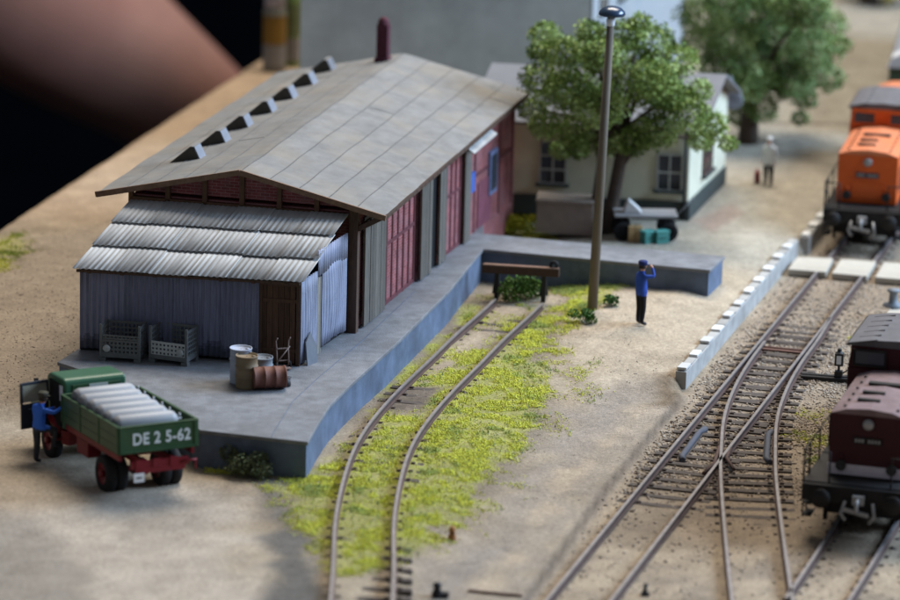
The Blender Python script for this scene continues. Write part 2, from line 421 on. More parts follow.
    C = mix(C, (.17, .15, .12), sm(np.abs(y-137.5-(x-12)*-.05), .5, .1)*sm(x, 9, 11))
    C = mix(C, (.33, .21, .17), sm(poly_sd(x, y, px_poly([(690, 222), (732, 205), (745, 215), (712, 236)], .2)), -.2, .3)*.5)
    # track bed
    C = mix(C, (.30, .245, .185), sm(d, -.1, .4))
    C = mix(C, (.40, .325, .235), sm(d, .1, .5)*sm(y, 98, 94)*sm(n2, .30, .55)*.8)
    C = mix(C, (.10, .08, .065), sm(np.abs(d-.02), .20, .0)*sm(y, 105, 103.5)*.8)
    C = mix(C, (.21, .165, .12), sm(n1, .5, .7)*sm(d, .3, 1)*.6)
    # siding bed under the grass
    sd_ = poly_sd(x, y, GRASS[0][0])
    C = mix(C, (.185, .155, .12), sm(sd_, -.3, .6)*.8)
    C = mix(C, (.37, .39, .085), sm(grass_mask(x, y), .2, .85)*.9*(.55+.45*sm(fbm(x+9, y, .45), .34, .58)))
    C = mix(C, (.15, .125, .10), sm(poly_sd(x, y, BAREPATCH), -.2, .3))
    C *= np.array((.93, .915, .89))*(.80+.40*n3)[:, None]*(.86+.28*n2)[:, None]
    m, nt, b = new_mat('layout_ground'); N = nt.nodes; Lk = nt.links
    a = N.new('ShaderNodeAttribute'); a.attribute_name = 'soil'
    tc = N.new('ShaderNodeTexCoord')
    def nz(s_, dt=6):
        q = N.new('ShaderNodeTexNoise'); q.inputs['Scale'].default_value = s_; q.inputs['Detail'].default_value = dt; q.inputs['Roughness'].default_value = .75
        Lk.new(tc.outputs['Object'], q.inputs['Vector']); return q.outputs[0]
    na = nz(9); nb = nz(26, 4)
    mr = N.new('ShaderNodeMapRange'); mr.inputs[1].default_value = .3; mr.inputs[2].default_value = .7; mr.inputs[3].default_value = .68; mr.inputs[4].default_value = 1.32; Lk.new(na, mr.inputs[0])
    mr2 = N.new('ShaderNodeMapRange'); mr2.inputs[1].default_value = .35; mr2.inputs[2].default_value = .65; mr2.inputs[3].default_value = .76; mr2.inputs[4].default_value = 1.24; Lk.new(nb, mr2.inputs[0])
    def mulc(p, q):
        z_ = N.new('ShaderNodeMixRGB'); z_.blend_type = 'MULTIPLY'; z_.inputs[0].default_value = 1; Lk.new(p, z_.inputs[1]); Lk.new(q, z_.inputs[2]); return z_.outputs[0]
    c = mulc(mulc(a.outputs['Color'], mr.outputs[0]), mr2.outputs[0]); Lk.new(c, b.inputs['Base Color'])
    b.inputs['Roughness'].default_value = .95; b.inputs['Specular IOR Level'].default_value = .15
    bp = N.new('ShaderNodeBump'); bp.inputs['Strength'].default_value = .5; bp.inputs['Distance'].default_value = .05
    ad = N.new('ShaderNodeMath'); ad.operation = 'ADD'; Lk.new(na, ad.inputs[0]); Lk.new(nb, ad.inputs[1]); Lk.new(ad.outputs[0], bp.inputs['Height']); Lk.new(bp.outputs[0], b.inputs['Normal'])
    me = bpy.data.meshes.new('ground'); n, k = F.shape
    me.vertices.add(len(V)); me.vertices.foreach_set('co', V.ravel())
    me.loops.add(n*k); me.loops.foreach_set('vertex_index', F.ravel().astype(np.int32))
    me.polygons.add(n); me.polygons.foreach_set('loop_start', np.arange(n)*k); me.polygons.foreach_set('loop_total', np.full(n, k)); me.polygons.foreach_set('use_smooth', np.ones(n, bool))
    me.update(calc_edges=True); me.materials.append(m)
    ca = me.color_attributes.new('soil', 'FLOAT_COLOR', 'POINT'); c4 = np.ones((len(V), 4)); c4[:, :3] = np.clip(C, 0, 1); ca.data.foreach_set('color', c4.ravel())
    o = bpy.data.objects.new('ground', me); col.objects.link(o); tag(o, kind='structure')
BOARD_A = (-14.25, 120.0); BOARD_B = (-7.75, 147.4)
build_terrain()
# edge of the baseboard and the dark hall floor far below
def board_x(y): return BOARD_A[0] + (y-BOARD_A[1])*(BOARD_B[0]-BOARD_A[0])/(BOARD_B[1]-BOARD_A[1])
m_board = mat('baseboard_wood', (.34, .23, .14), .7, .2, .5, stretch=(.3, 3, 1))
b = MB(); y0, y1 = 78, 178
b.prism([(board_x(y0)-.05, y0, -1.0), (31, y0, -1.0), (31, y1, -1.0), (board_x(y1)-.05, y1, -1.0)], (0, 0, -1.2))
tag(b.build('baseboard', m_board), kind='structure')
b = MB(); b.box((0, 600, -80), (3000, 2400, .5)); tag(b.build('floor', m_floor), kind='structure')

# ------------------------------------------------------------------ scatter: grass and ballast
def crumbs(P, size, tints, squash=.7, k=1):
    """little irregular tetra/octa crumbs at points P"""
    n = len(P)
    base = np.array([(1, 0, 0), (-1, 0, 0), (0, 1, 0), (0, -1, 0), (0, 0, 1), (0, 0, -1)], float)
    V = base[None]*size[:, None, None]*(.6+.8*rng.random((n, 6, 1)))
    V[:, :, 2] *= squash
    a = rng.random(n)*6.28; c, s_ = np.cos(a), np.sin(a); x = V[:, :, 0]*c[:, None]-V[:, :, 1]*s_[:, None]; y = V[:, :, 0]*s_[:, None]+V[:, :, 1]*c[:, None]
    V = np.stack([x, y, V[:, :, 2]], 2)+P[:, None]
    f = np.array([(0, 2, 4), (2, 1, 4), (1, 3, 4), (3, 0, 4), (2, 0, 5), (1, 2, 5), (3, 1, 5), (0, 3, 5)])
    F = (f[None]+6*np.arange(n)[:, None, None]).reshape(-1, 3)
    return V.reshape(-1, 3), F, np.repeat(tints, 8, axis=0)
def blades(P, h, tints):
    n = len(P); a = rng.random(n)*6.28; wv = .012+.012*rng.random(n); lean = (rng.random((n, 2))-.5)*1.1
    d = np.stack([np.cos(a), np.sin(a), np.zeros(n)], 1)*wv[:, None]
    tip = P+np.stack([lean[:, 0]*h, lean[:, 1]*h, h], 1)
    V = np.stack([P-d, P+d, tip], 1).reshape(-1, 3); F = np.arange(3*n).reshape(-1, 3)
    return V, F, tints
def join(parts):
    V = []; F = []; T = []; o = 0
    for v, f, t in parts: V.append(v); F.append(f+o); T.append(t); o += len(v)
    return np.concatenate(V), np.concatenate(F), np.concatenate(T)
def sample(poly_list, n):
    pts = []
    for poly, soft, dn in poly_list:
        a = np.array(poly); lo = a.min(0)-1; hi = a.max(0)+1; ar = (hi[0]-lo[0])*(hi[1]-lo[1])
        k = int(n*ar); pts.append(np.stack([lo[0]+rng.random(k)*(hi[0]-lo[0]), lo[1]+rng.random(k)*(hi[1]-lo[1])], 1))
    return np.concatenate(pts)

# ------------------------------------------------------------------ tracks
def resample(pts, step):
    P = [Vector((*p, 0)) for p in pts]; out = []
    n = len(P)
    for i in range(n-1):
        p0 = P[max(i-1, 0)]; p1 = P[i]; p2 = P[i+1]; p3 = P[min(i+2, n-1)]
        if i == 0: p0 = 2*p1-p2
        if i == n-2: p3 = 2*p2-p1
        m = max(2, int((p2-p1).length/.1))
        for k in range(m):
            t = k/m; out.append(.5*((2*p1)+(p2-p0)*t+(2*p0-5*p1+4*p2-p3)*t*t+(3*p1-p0-3*p2+p3)*t**3))
    out.append(P[-1])
    res = [out[0]]; acc = 0
    for a, b_ in zip(out[:-1], out[1:]):
        acc += (b_-a).length
        if acc >= step: res.append(b_); acc = 0
    return res
def normals(L):
    N_ = []
    for i in range(len(L)):
        d = (L[min(i+1, len(L)-1)]-L[max(i-1, 0)]).normalized(); N_.append(Vector((d.y, -d.x, 0)))
    return N_
GAUGE = 1.40
def rail_mesh(pts, off, z, y0=None, y1=None):
    L = resample(pts, .5); N_ = normals(L); b = MB()
    prof = [(-.07, 0), (.07, 0), (.07, .025), (.016, .05), (.016, .125), (.038, .135), (.038, .175), (-.038, .175), (-.038, .135), (-.016, .125), (-.016, .05), (-.07, .025)]
    rings = []
    for p, n in zip(L, N_):
        q = p+n*off
        if (y0 is not None and q.y < y0) or (y1 is not None and q.y > y1): continue
        rings.append([(q.x+n.x*a, q.y+n.y*a, z+c) for a, c in prof])
    k = len(prof)
    for i in range(len(rings)-1):
        for j in range(k):
            j2 = (j+1) % k
            b.add([rings[i][j], rings[i][j2], rings[i+1][j2], rings[i+1][j]], [(0, 1, 2, 3)], 1 if j in (5, 6, 7) else 0)
    b.add(rings[0], [list(range(k))], 0); b.add(rings[-1], [list(range(k))[::-1]], 0)
    return b
def sleeper_mb(length=2.3):
    b = MB(); b.box((0, 0, 0), (length, .25, .10), taper=.97)
    for sx in (-1, 1):
        for o in (-.15, .15): b.box((sx*GAUGE/2+o, 0, .06), (.12, .14, .07), mi=0, t=(.6, .5, .46), taper=.8)
    return b
def track(name, pts, z, label, cut=lambda p: True, s_step=.62, lens=2.3, splits=None, sink=lambda p: 0.0, group=None):
    root = empty(name, (pts[0][0], pts[0][1], 0), 0, label, 'railway track', group)
    inv = Matrix.Translation((-pts[0][0], -pts[0][1], 0))
    for sd, (y0, y1) in ((-1, splits[0] if splits else (None, None)), (1, splits[1] if splits else (None, None))):
        rail_mesh(pts, sd*GAUGE/2, z, y0, y1).xf(inv).build('rail', [m_railside, m_railhead], root)
    L = resample(pts, s_step); N_ = normals(L); base = None
    for p, n in zip(L, N_):
        if not cut(p): continue
        if base is None: base = sleeper_mb(lens).build('sleeper', [m_sleeper, m_railside], root, bevel=.012); o = base
        else: o = base.copy(); col.objects.link(o); o.parent = root
        o.location = (p.x-pts[0][0], p.y-pts[0][1], z-.045-sink(p)); o.rotation_euler = (random.uniform(-.01, .01), 0, math.atan2(n.y, n.x)+random.uniform(-.03, .03))
    return root
def A_c(y): return (2.43+.2794*(y-87.08)+.74, y)
SID = [(-1.75, 80.5), (-1.80, 84.0), (-1.83, 87.5), (-1.90, 91.2), (-1.80, 94.6), (-1.58, 97.4), (-1.18, 99.9), (-.55, 102.7), (.18, 105.5), (.90, 108.3), (1.50, 110.4), (2.08, 112.5)]
TA = [A_c(80), A_c(95), A_c(110), A_c(125), A_c(150), A_c(175)]
TB = [(7.15, 80.5), (7.30, 84), (7.37, 87.5), (7.46, 90.9), (7.64, 96.2), (7.82, 99.2), (8.08, 102.2), (8.54, 105.1), (9.16, 107.9), (9.95, 110.9), A_c(113.5)]
TC = [(6.9, 80.5), (7.85, 84.6), (8.72, 87.7), (9.44, 90.2), (10.2, 92.9), (11.0, 95.7), (15.4, 111), (19, 123.5)]
track('railway_siding', SID, .02, 'rusty siding track overgrown with yellow-green grass beside the loading ramp', sink=lambda p: (.06 if p.y < 88.5 else (.0 if 101.3 < p.y < 103.6 else .035)))
track('railway_track', TA, -.40, 'straight main track running past the white-edged platform under the orange locomotive', cut=lambda p: p.y < 134, sink=lambda p: .10*min(1, max(0, (96.5-p.y)/4))+.06*min(1, max(0, (p.y-110)/4))+random.uniform(-.012, .008))
track('railway_track', TB, -.40, 'diverging track branching off at the turnout, between the main and corner tracks', cut=lambda p: p.y < 111.5, splits=((None, 110.5), (None, 113)), sink=lambda p: .10*min(1, max(0, (96-p.y)/4))+random.uniform(-.014, .006))
track('railway_track', TC, -.40, 'short track in the lower right corner under the maroon locomotive', cut=lambda p: p.y < 100, splits=((87.4, None), (None, None)), sink=lambda p: .06)
def inner_bar(name, label, a, b_, wd=.09, ht=.16, m=m_railhead):
    q = MB(); a = Vector((*a, -.37)); b_ = Vector((*b_, -.37)); d = (b_-a).normalized(); n = Vector((d.y, -d.x, 0))*.09
    q.tube([a+n, a+d*.35, b_-d*.35, b_+n], .085, 8, 0, t=(.5, .5, .55)); q.bar(a+n*.1+Vector((0, 0, -.05)), b_+n*.1+Vector((0, 0, -.05)), .22, .06, 1)
    return tag(q.build(name, [m_slatepl, m_sleeper]), label, 'check rail')
inner_bar('check_rail', 'short grey check rail inside the left rail of the main track', (6.0, 98.6), (6.75, 101.5))
inner_bar('check_rail', 'short dark check rail inside the right rail of the diverging track', (8.25, 98.6), (8.5, 101.4))
b = MB()                                                        # frog wing rails
for pts in ([(6.55, 97.2), (6.88, 98.1), (7.10, 99.6)], [(7.35, 97.6), (7.22, 98.6), (7.42, 99.8)]):
    b.tube([(x, y, -.28) for x, y in pts], .05, 6)
tag(b.build('crossing_frog', m_railside), 'rusty frog with wing rails where the two tracks of the turnout cross', 'rail crossing')
b = MB(); b.bar((*A_c(107.2), -.36), (A_c(107.2)[0]+.01, 107.35, -.36), .1, .05)
b = MB(); p = Vector((*A_c(109.4), -.335)); n = Vector((.963, -.269, 0)); b.bar(p-n*.75, p+n*.75, .16, .05); b.bar(p-n*.70+Vector((.06, .24, 0)), p+n*.70+Vector((.06, .24, 0)), .07, .05)
tag(b.build('stretcher_bar', m_rust), 'brown stretcher bar between the point blades of the turnout', 'point mechanism')

# scattered ballast along the tracks
def near_line(x, y, pts, lo, hi):
    d = np.abs(polydist(x, y, pts)); return (d > lo) & (d < hi)
n = 150000
X = 2+rng.random(n)*14; Y = 86+rng.random(n)*40
d = polydist(X, Y, EDGE); dens = sm(d, .05, .4)*(.10+.90*sm(Y, 94.5, 98.5)*sm(Y, 124, 106))*(.35+.65*sm(fbm(X, Y, 1.4), .35, .6))
keep = rng.random(n) < dens*.9
X, Y = X[keep], Y[keep]
for pts in (TA, TB, TC):
    dd = np.abs(polydist(X, Y, pts)); k = ~((np.abs(dd-GAUGE/2) < .085)); X, Y = X[k], Y[k]
sz = .015+.034*rng.random(len(X))**2
cols = np.array([(.37, .305, .24), (.29, .235, .18), (.42, .36, .29), (.14, .105, .08), (.50, .45, .38)])[rng.choice(5, len(X), p=[.30, .26, .20, .20, .04])]*(.85+.3*rng.random((len(X), 1)))
V1 = crumbs(np.stack([X, Y, ground_z(X, Y)+sz*.3], 1), sz, cols, .7)
# gravel on the far left and loose stones by the siding
n = 26000; P = sample([(px_poly([(-60, 240), (110, 225), (110, 330), (40, 400), (-60, 420)]), 1, 1)], 22)
k = poly_sd(P[:, 0], P[:, 1], px_poly([(-60, 240), (110, 225), (110, 330), (50, 390), (-60, 420)])) > -.2; P = P[k]
sz2 = .012+.02*rng.random(len(P)); c2 = np.array([(.38, .32, .25), (.30, .25, .19), (.48, .42, .34)])[rng.choice(3, len(P), p=[.5, .4, .1])]
V2 = crumbs(np.stack([P[:, 0], P[:, 1], ground_z(P[:, 0], P[:, 1])+sz2*.2], 1), sz2, c2, .7)
P = np.stack([-4+rng.random(26000)*11, 86+rng.random(26000)*28], 1); dd = polydist(P[:, 0], P[:, 1], EDGE)
k = (dd < 0) & (rng.random(len(P)) < sm(fbm(P[:, 0], P[:, 1], 1.2), .4, .7)*.22); P = P[k]
sz3 = .010+.018*rng.random(len(P))**2; c3 = np.array([(.38, .32, .255), (.29, .24, .19), (.46, .40, .32)])[rng.choice(3, len(P))]
V3 = crumbs(np.stack([P[:, 0], P[:, 1], ground_z(P[:, 0], P[:, 1])+sz3*.2], 1), sz3, c3, .7)
Vv, Ff, Tt = join([V1, V2, V3]); tag(np_mesh('gravel', Vv, Ff, Tt, m_stone), 'loose brown and grey ballast stones scattered over the track bed and yard', 'gravel', kind='stuff')
# grass
P = sample(GRASS, 2600); x, y = P[:, 0], P[:, 1]
g = grass_mask(x, y)*(1-sm(poly_sd(x, y, BAREPATCH), -.15, .2))
rl = np.abs(np.abs(polydist(x, y, SID))-GAUGE/2); inside = (y < 112.5)
g = np.where(inside & (rl < .10), 0, g); g = np.where(inside & (rl < .26), g*.45, g)
g = np.where(inside & (np.abs(polydist(x, y, SID)) < .6), g*(.7+.3*sm(fbm(x, y, .8), .3, .55)), g)
g = g*(.08+.92*sm(fbm(x+9, y, .45), .38, .64))*.58
rampd = polydist(x, y, [(-3.42, 94.8), (-2.99, 98.1), (-2.54, 100.0), (-1.33, 104.6), (-.01, 110.1), (.94, 115.1)]); g = np.where((y > 96) & (y < 112.5) & (x < 2.4), g*(.12+.88*sm(rampd+(fbm(x, y, .6)-.5)*.5, .25, .75)), g)
RAMP_LINE = [(-3.42, 94.8), (-2.99, 98.1), (-2.54, 100.0), (-1.33, 104.6), (-.01, 110.1), (.94, 115.1)]
rr = polydist(x, y, RAMP_LINE); g = np.where((rr < .1) & (y > 95.2) & (y < 115) & (x < 3) & (x > -5), 0, g)
k = rng.random(len(P)) < g; P = P[k]; x, y = P[:, 0], P[:, 1]
nn = fbm(x+5, y+5, .9); n4 = fbm(x, y, .25)
yel = np.array((.60, .61, .085)); grn = np.array((.22, .30, .10)); tea = np.array((.20, .27, .17)); och = np.array((.40, .34, .07))
T = yel*np.ones((len(P), 1)); kk = sm(nn, .52, .68)[:, None]; T = T*(1-kk*.75)+grn*kk*.75
kk = (rng.random((len(P), 1)) < .07); T = np.where(kk, tea, T); kk = (rng.random((len(P), 1)) < .12); T = np.where(kk, och, T)
T = T*(.82+.36*n4[:, None])*(.86+.28*rng.random((len(P), 1)))
far = P[:, 1] > 116
T = np.where(far[:, None], T*np.array((.75, .8, .6)), T)
z = ground_z(x, y); sz = (.009+.014*rng.random(len(P)))
hb = .03+.13*rng.random(len(P))**3
half = rng.random(len(P)) < .8
G1 = crumbs(np.stack([x[half], y[half], z[half]+sz[half]*.5+.03*rng.random(half.sum())], 1), sz[half], T[half], .9)
G2 = blades(np.stack([x[~half], y[~half], z[~half]], 1), hb[~half], T[~half])
Vv, Ff, Tt = join([G1, G2]); tag(np_mesh('grass', Vv, Ff, Tt, m_grass), 'bright yellow-green ground cover growing along the siding and in patches of the yard', 'grass', kind='stuff')

# ------------------------------------------------------------------ loading ramp
DECK = 1.0
top = [(-6.15, 95.60), (-3.42, 94.81), (-3.25, 96.3), (-2.99, 98.13), (-2.54, 100.04), (-1.33, 104.61), (-.01, 110.14), (.94, 115.07), (7.57, 113.25), (8.11, 114.99), (.95, 117.0), (.95, 119.0), (-5.6, 119.5), (-9.75, 103.3), (-10.31, 101.51), (-8.1, 99.3), (-7.0, 97.4)]
root = empty('loading_ramp', (-3.4, 94.8, 0), 0, 'grey concrete loading ramp under the goods shed, its side arm behind the buffer stop', 'loading ramp')
inv = Matrix.Translation((3.4, -94.8, 0))
b = MB(); b.prism([(x, y, DECK-.10) for x, y in top], (0, 0, .10)); b.xf(inv); dk = b.build('deck', m_conc, root, bevel=.02)
cx = sum(p[0] for p in top)/len(top)
def inset(poly, d):
    out = []; n = len(poly)
    for i in range(n):
        p0, p1, p2 = Vector(poly[i-1]), Vector(poly[i]), Vector(poly[(i+1) % n])
        a = (p1-p0).normalized(); c = (p2-p1).normalized(); na = Vector((-a.y, a.x)); nc = Vector((-c.y, c.x)); bi = (na+nc).normalized()
        out.append(tuple(p1+bi*d/max(.4, bi.dot(na))))
    return out
b = MB(); b.prism([(x, y, -.5) for x, y in inset(top, .05)], (0, 0, .5+DECK-.102)); b.xf(inv); b.build('retaining_wall', m_concside, root)
b = MB(); ln = [(-4.35, 95.2), (-3.95, 98.4), (-3.35, 100.8), (-2.35, 104.4), (-1.0, 109.9)]
for p, q in zip(ln[:-1], ln[1:]): b.bar((*p, DECK+.003), (*q, DECK+.003), .018, .008)
b.xf(inv); b.build('seam_line', m_concside, root)

# ------------------------------------------------------------------ goods shed
SH = Vector((-1.81, 104.68, 0)); SA = R(-13.6)
shed = empty('goods_shed', (SH.x, SH.y, 0), SA, 'red brick goods shed with grey felt roof and corrugated iron lean-to', 'goods shed')
UL, UR, LEN, EZ, RZ = -8.16, 0.0, 17.5, 4.42, 5.36; WU0, WU1, V0, V1_ = -7.3, -.95, .40, 17.2
UM = -4.08
def roof_z(u): return EZ + (RZ-EZ)*(1-abs(u-UM)/4.08)
def flare(q):
    q.v = [(x+(.036*max(0, y-.4) if x > -2 else 0), y, z_) for x, y, z_ in q.v]; return q
# brick shell
b = MB(); b.box(((WU0+WU1)/2, (V0+V1_)/2+.05, (.1+EZ-.06)/2), (WU1-WU0-.04, V1_-V0-.1, EZ-.06-.1)); flare(b)
b.prism([(WU0+.06, V0+.05, EZ+.05), (WU1-.06, V0+.05, EZ+.05), (WU1-.06, V0+.05, roof_z(WU1)-.09), (UM, V0+.05, RZ-.09), (WU0+.06, V0+.05, roof_z(WU0)-.09)], (0, V1_-V0-.15, 0))
b.build('brick_wall', m_brick, shed)
# timber framing, each stretch of wall
b = MB()
def post(u, v, z0, z1, wdt=.16, face='s', t=(1, 1, 1)):
    b.box((u, v, (z0+z1)/2), (wdt, wdt, z1-z0), t=t)
for u in np.linspace(WU0, WU1, 7): post(float(u), V0, 3.7, roof_z(u)-.12, .13)
b.bar((WU0, V0, 4.25), (WU1, V0, 4.25), .13, .13)
b.build('gable_frame', mat('gable_timber', (.15, .085, .05), .8, .3, 5), shed)
b = MB(); post(WU1-.02, V1_, 1, 4.45, .2); b.build('corner_post', m_timber, shed)
b = MB(); post(WU1, V0, DECK, 4.45, .26)
b.bar((WU1, V0, 3.85), (-.10, V0-.05, 4.33), .14, .14)
b.build('corner_post', m_timber, shed, bevel=.01)
b = MB()
VS = lambda v: (WU1, v)
for v in (2.95, 3.5, 4.05, 4.6, 5.15, 5.7, 6.2, 9.0, 9.5, 10.0, 10.5, 10.95, 12.6, 15.4, 16.9): b.box((WU1-.03, v, (DECK+4.5)/2), (.085, .10, 4.5-DECK))
for z_ in (1.06, 2.75, 4.3): b.box((WU1-.033, (3.0+6.2)/2, z_), (.085, 3.2, .10)); b.box((WU1-.033, 10.0, z_), (.085, 2.0, .10))
b.box((WU1-.035, 14.3, 2.75), (.085, 5.4, .10)); b.box((WU1+.012, 8.7, 4.38), (.13, 16.6, .14))
flare(b).build('wall_frame', mat('red_timber', (.13, .04, .045), .8, .3, 5, stretch=(5, .6, 1)), shed)
# boarded sliding doors
def plank_door(v0, v1, z0, z1, u, m, n, name='sliding_door', skew=0.0):
    q = MB(); wv = (v1-v0)/n
    for i in range(n):
        c = v0+(i+.5)*wv; dz = random.uniform(-.03, .03)
        q.box((u+random.uniform(-.008, .008), c, (z0+z1)/2+dz*.5), (.05, wv*.93, z1-z0+dz), t=grey(.22))
    for zz in (z0+.35, z1-.4): q.box((u-.04, (v0+v1)/2, zz), (.03, v1-v0-.05, .12))
    return flare(q).build(name, m, shed, bevel=.004)
d1 = plank_door(.85, 2.85, DECK+.05, 4.0, WU1+.16, m_greywood, 8)
d2 = plank_door(6.3, 7.4, DECK+.05, 4.1, WU1+.16, m_greywood, 4)
d3 = plank_door(8.2, 8.95, DECK+.05, 4.1, WU1+.16, m_greywood, 4)
d4 = plank_door(11.05, 11.7, DECK+.02, 4.1, WU1+.12, m_greywood, 3)
b = MB(); b.box((WU1-.01, 7.8, 2.5), (.14, 1.0, 2.95)); flare(b).build('doorway', m_black, shed)
b = MB(); b.box((WU1-.0, .67, 2.45), (.13, .12, 2.8)); b.build('door_gap', m_black, shed)
for v0, v1 in ((.6, 4.2), (5.4, 9.6)):
    b = MB(); b.bar((WU1+.2, v0, 4.14), (WU1+.2, v1, 4.14), .06, .09)
    for k in range(int((v1-v0)/.42)): b.tube([(WU1+.2, v0+.2+k*.42, 4.08), (WU1+.21, v0+.24+k*.42, 3.93)], .035, 6)
    flare(b).build('door_rail', m_blackp, shed)
m_bluedoor = mat('blue_paint_door', (.10, .11, .19), .7, .25, 3)
b = MB(); b.box((WU1+.02, 12.15, 2.65), (.08, .55, .6)); flare(b).build('blue_hatch', mat('hatch_blue', (.06, .12, .40), .7, .2), shed)
b = MB(); b.box((WU1+.02, 14.5, 2.5), (.10, .85, 1.35)); w1 = flare(b).build('window', mat('blue_frame', (.17, .21, .36), .6, .1), shed)
b = MB(); b.box((WU1+.075, 14.5, 2.5), (.02, .60, 1.1)); flare(b).build('pane', m_glassblue, w1)
b = MB(); b.box((WU1-.005, 13.7, 1.75), (.05, 1.5, 1.4)); flare(b).build('wall_patch', mat('faded_purple', (.20, .065, .09), .8, .25, 2), shed)
b = MB(); b.prism([(-.16, 10.0, 4.16), (.06, 10.0, 4.02), (.06, 12.9, 4.02), (-.16, 12.9, 4.16)], (0, 0, .03)); b.build('canopy', m_kerb, shed)
# felt roof with slightly uneven sheets
nu, nv = 40, 60; rt = MB(); SAG = lambda u, v: .05*math.sin(v*.9+u)*.3 + .02*math.sin(v*2.3+u*1.7)
def rz2(u, v):
    base = RZ-(RZ-EZ)*math.sqrt(((u-UM)/4.08)**2+.0009)*1.0
    return base + SAG(u, v)*.6 - (.04 if False else 0)
lane = [UL+8.16*k/10 for k in range(11)]
us = [UL+8.16*k/40 for k in range(41)]
for i in range(len(us)-1):
    li = int((us[i]-UL+1e-6)/(8.16/10))
    for j in range(nv):
        v0, v1 = LEN*j/nv, LEN*(j+1)/nv
        seg = int((v0+(li*2.9) % 6.9)/6.9); random.seed(li*31+3); tt = grey(.05); random.seed(i*997+j)
        rt.add([(us[i], v0, rz2(us[i], v0)), (us[i+1], v0, rz2(us[i+1], v0)), (us[i+1], v1, rz2(us[i+1], v1)), (us[i], v1, rz2(us[i], v1))], [(0, 1, 2, 3)], 0, tt)
# underside and rim
for j in (0,):
    rt.prism([(UL, 0, EZ-.14), (UM, 0, RZ-.14), (UR, 0, EZ-.14), (UR, 0, EZ-.09), (UM, 0, RZ-.09), (UL, 0, EZ-.09)], (0, LEN, 0), 1); rt.prism([(UR-.02, 0, EZ-.1), (UR, 0, EZ-.1), (UR, 0, EZ+.01), (UR-.02, 0, EZ+.01)], (0, LEN, 0), 1)
roof = rt.build('roof', [m_felt, m_timber], shed)
b = MB()
m_seam = mat('felt_seam_dark', (.135, .13, .122), .9, .2)
for k in range(1, 10):
    b = MB()
    u = lane[k]+.02
    for j in range(24):
        v0, v1 = LEN*j/24, LEN*(j+1)/24; b.bar((u, v0, rz2(u, v0)+.006), (u, v1, rz2(u, v1)+.006), .022, .012)
    b.build('felt_seam', m_seam, roof)
for li in range(10):
    for sg in range(5):
        v = sg*6.9-(li*2.9) % 6.9
        if .3 < v < LEN-.3 and (li*2+sg) % 7 == 0:
            a_, c_ = lane[li]+.05, lane[li+1]-.02; b = MB(); b.bar((a_, v, rz2(a_, v)+.004), (c_, v, rz2(c_, v)+.004), .016, .012); b.build('felt_seam', m_seam, roof)
b = MB(); b.bar((UL-.03, -.03, EZ-.05), (UM, -.03, RZ-.05), .06, .15); b.bar((UM, -.032, RZ-.05), (UR+.03, -.032, EZ-.05), .06, .15)
b.build('barge_board', mat('barge_brown', (.19, .12, .08), .8, .3, 5), roof)
b = MB()
for k in range(38): b.box((UR-.25, .3+k*.46, EZ-.10), (.5, .08, .09))
b.build('rafter', m_timber, roof)
# roof vents
vent_px = [(189, 160), (215, 144), (238, 129), (262, 114), (283, 100), (303, 86), (322, 72)]
def to_shed(p): 
    d = Matrix.Rotation(-SA, 3, 'Z') @ (Vector(p)-SH); return d
v0m = None
for k, (px, py) in enumerate(vent_px):
    z_ = 4.9
    for _ in range(10):
        L_ = to_shed(at(px, py, z_)); z_ = rz2(L_.x, L_.y)
    if v0m is None:
        q = MB(); A = [(-.55, 0, -.16), (.30, 0, .0), (.30, 0, .06), (.14, 0, .37), (.04, 0, .37)]
        q.prism(A, (0, .48, 0), 0)
        q.prism([(.325, -.02, -.01), (.335, -.02, .05), (.165, -.02, .39), (.14, -.02, .37), (.30, -.02, .03)], (0, .54, 0), 1)
        q.prism([(-.60, -.02, -.15), (.04, -.02, .40), (.165, -.02, .40), (.165, -.02, .38), (.05, -.02, .38), (-.56, -.02, -.15)], (0, .54, 0), 2)
        v0m = q.build('roof_vent', [m_ventdark, m_ventside, m_felt], roof); o = v0m
    else: o = v0m.copy(); col.objects.link(o)
    o.location = (L_.x, L_.y, z_)
p = to_shed(at(383, 60, 5.25)); q = MB()
q.box((p.x, p.y, 5.75), (.36, .36, 1.3)); q.box((p.x, p.y, 5.2), (.46, .46, .3)); q.lathe((p.x, p.y, 6.40), [(.01, .22), (.10, .20), (.17, .1), (.185, 0)][::-1], 14)
q.build('chimney', m_chimney, roof, bevel=.02)
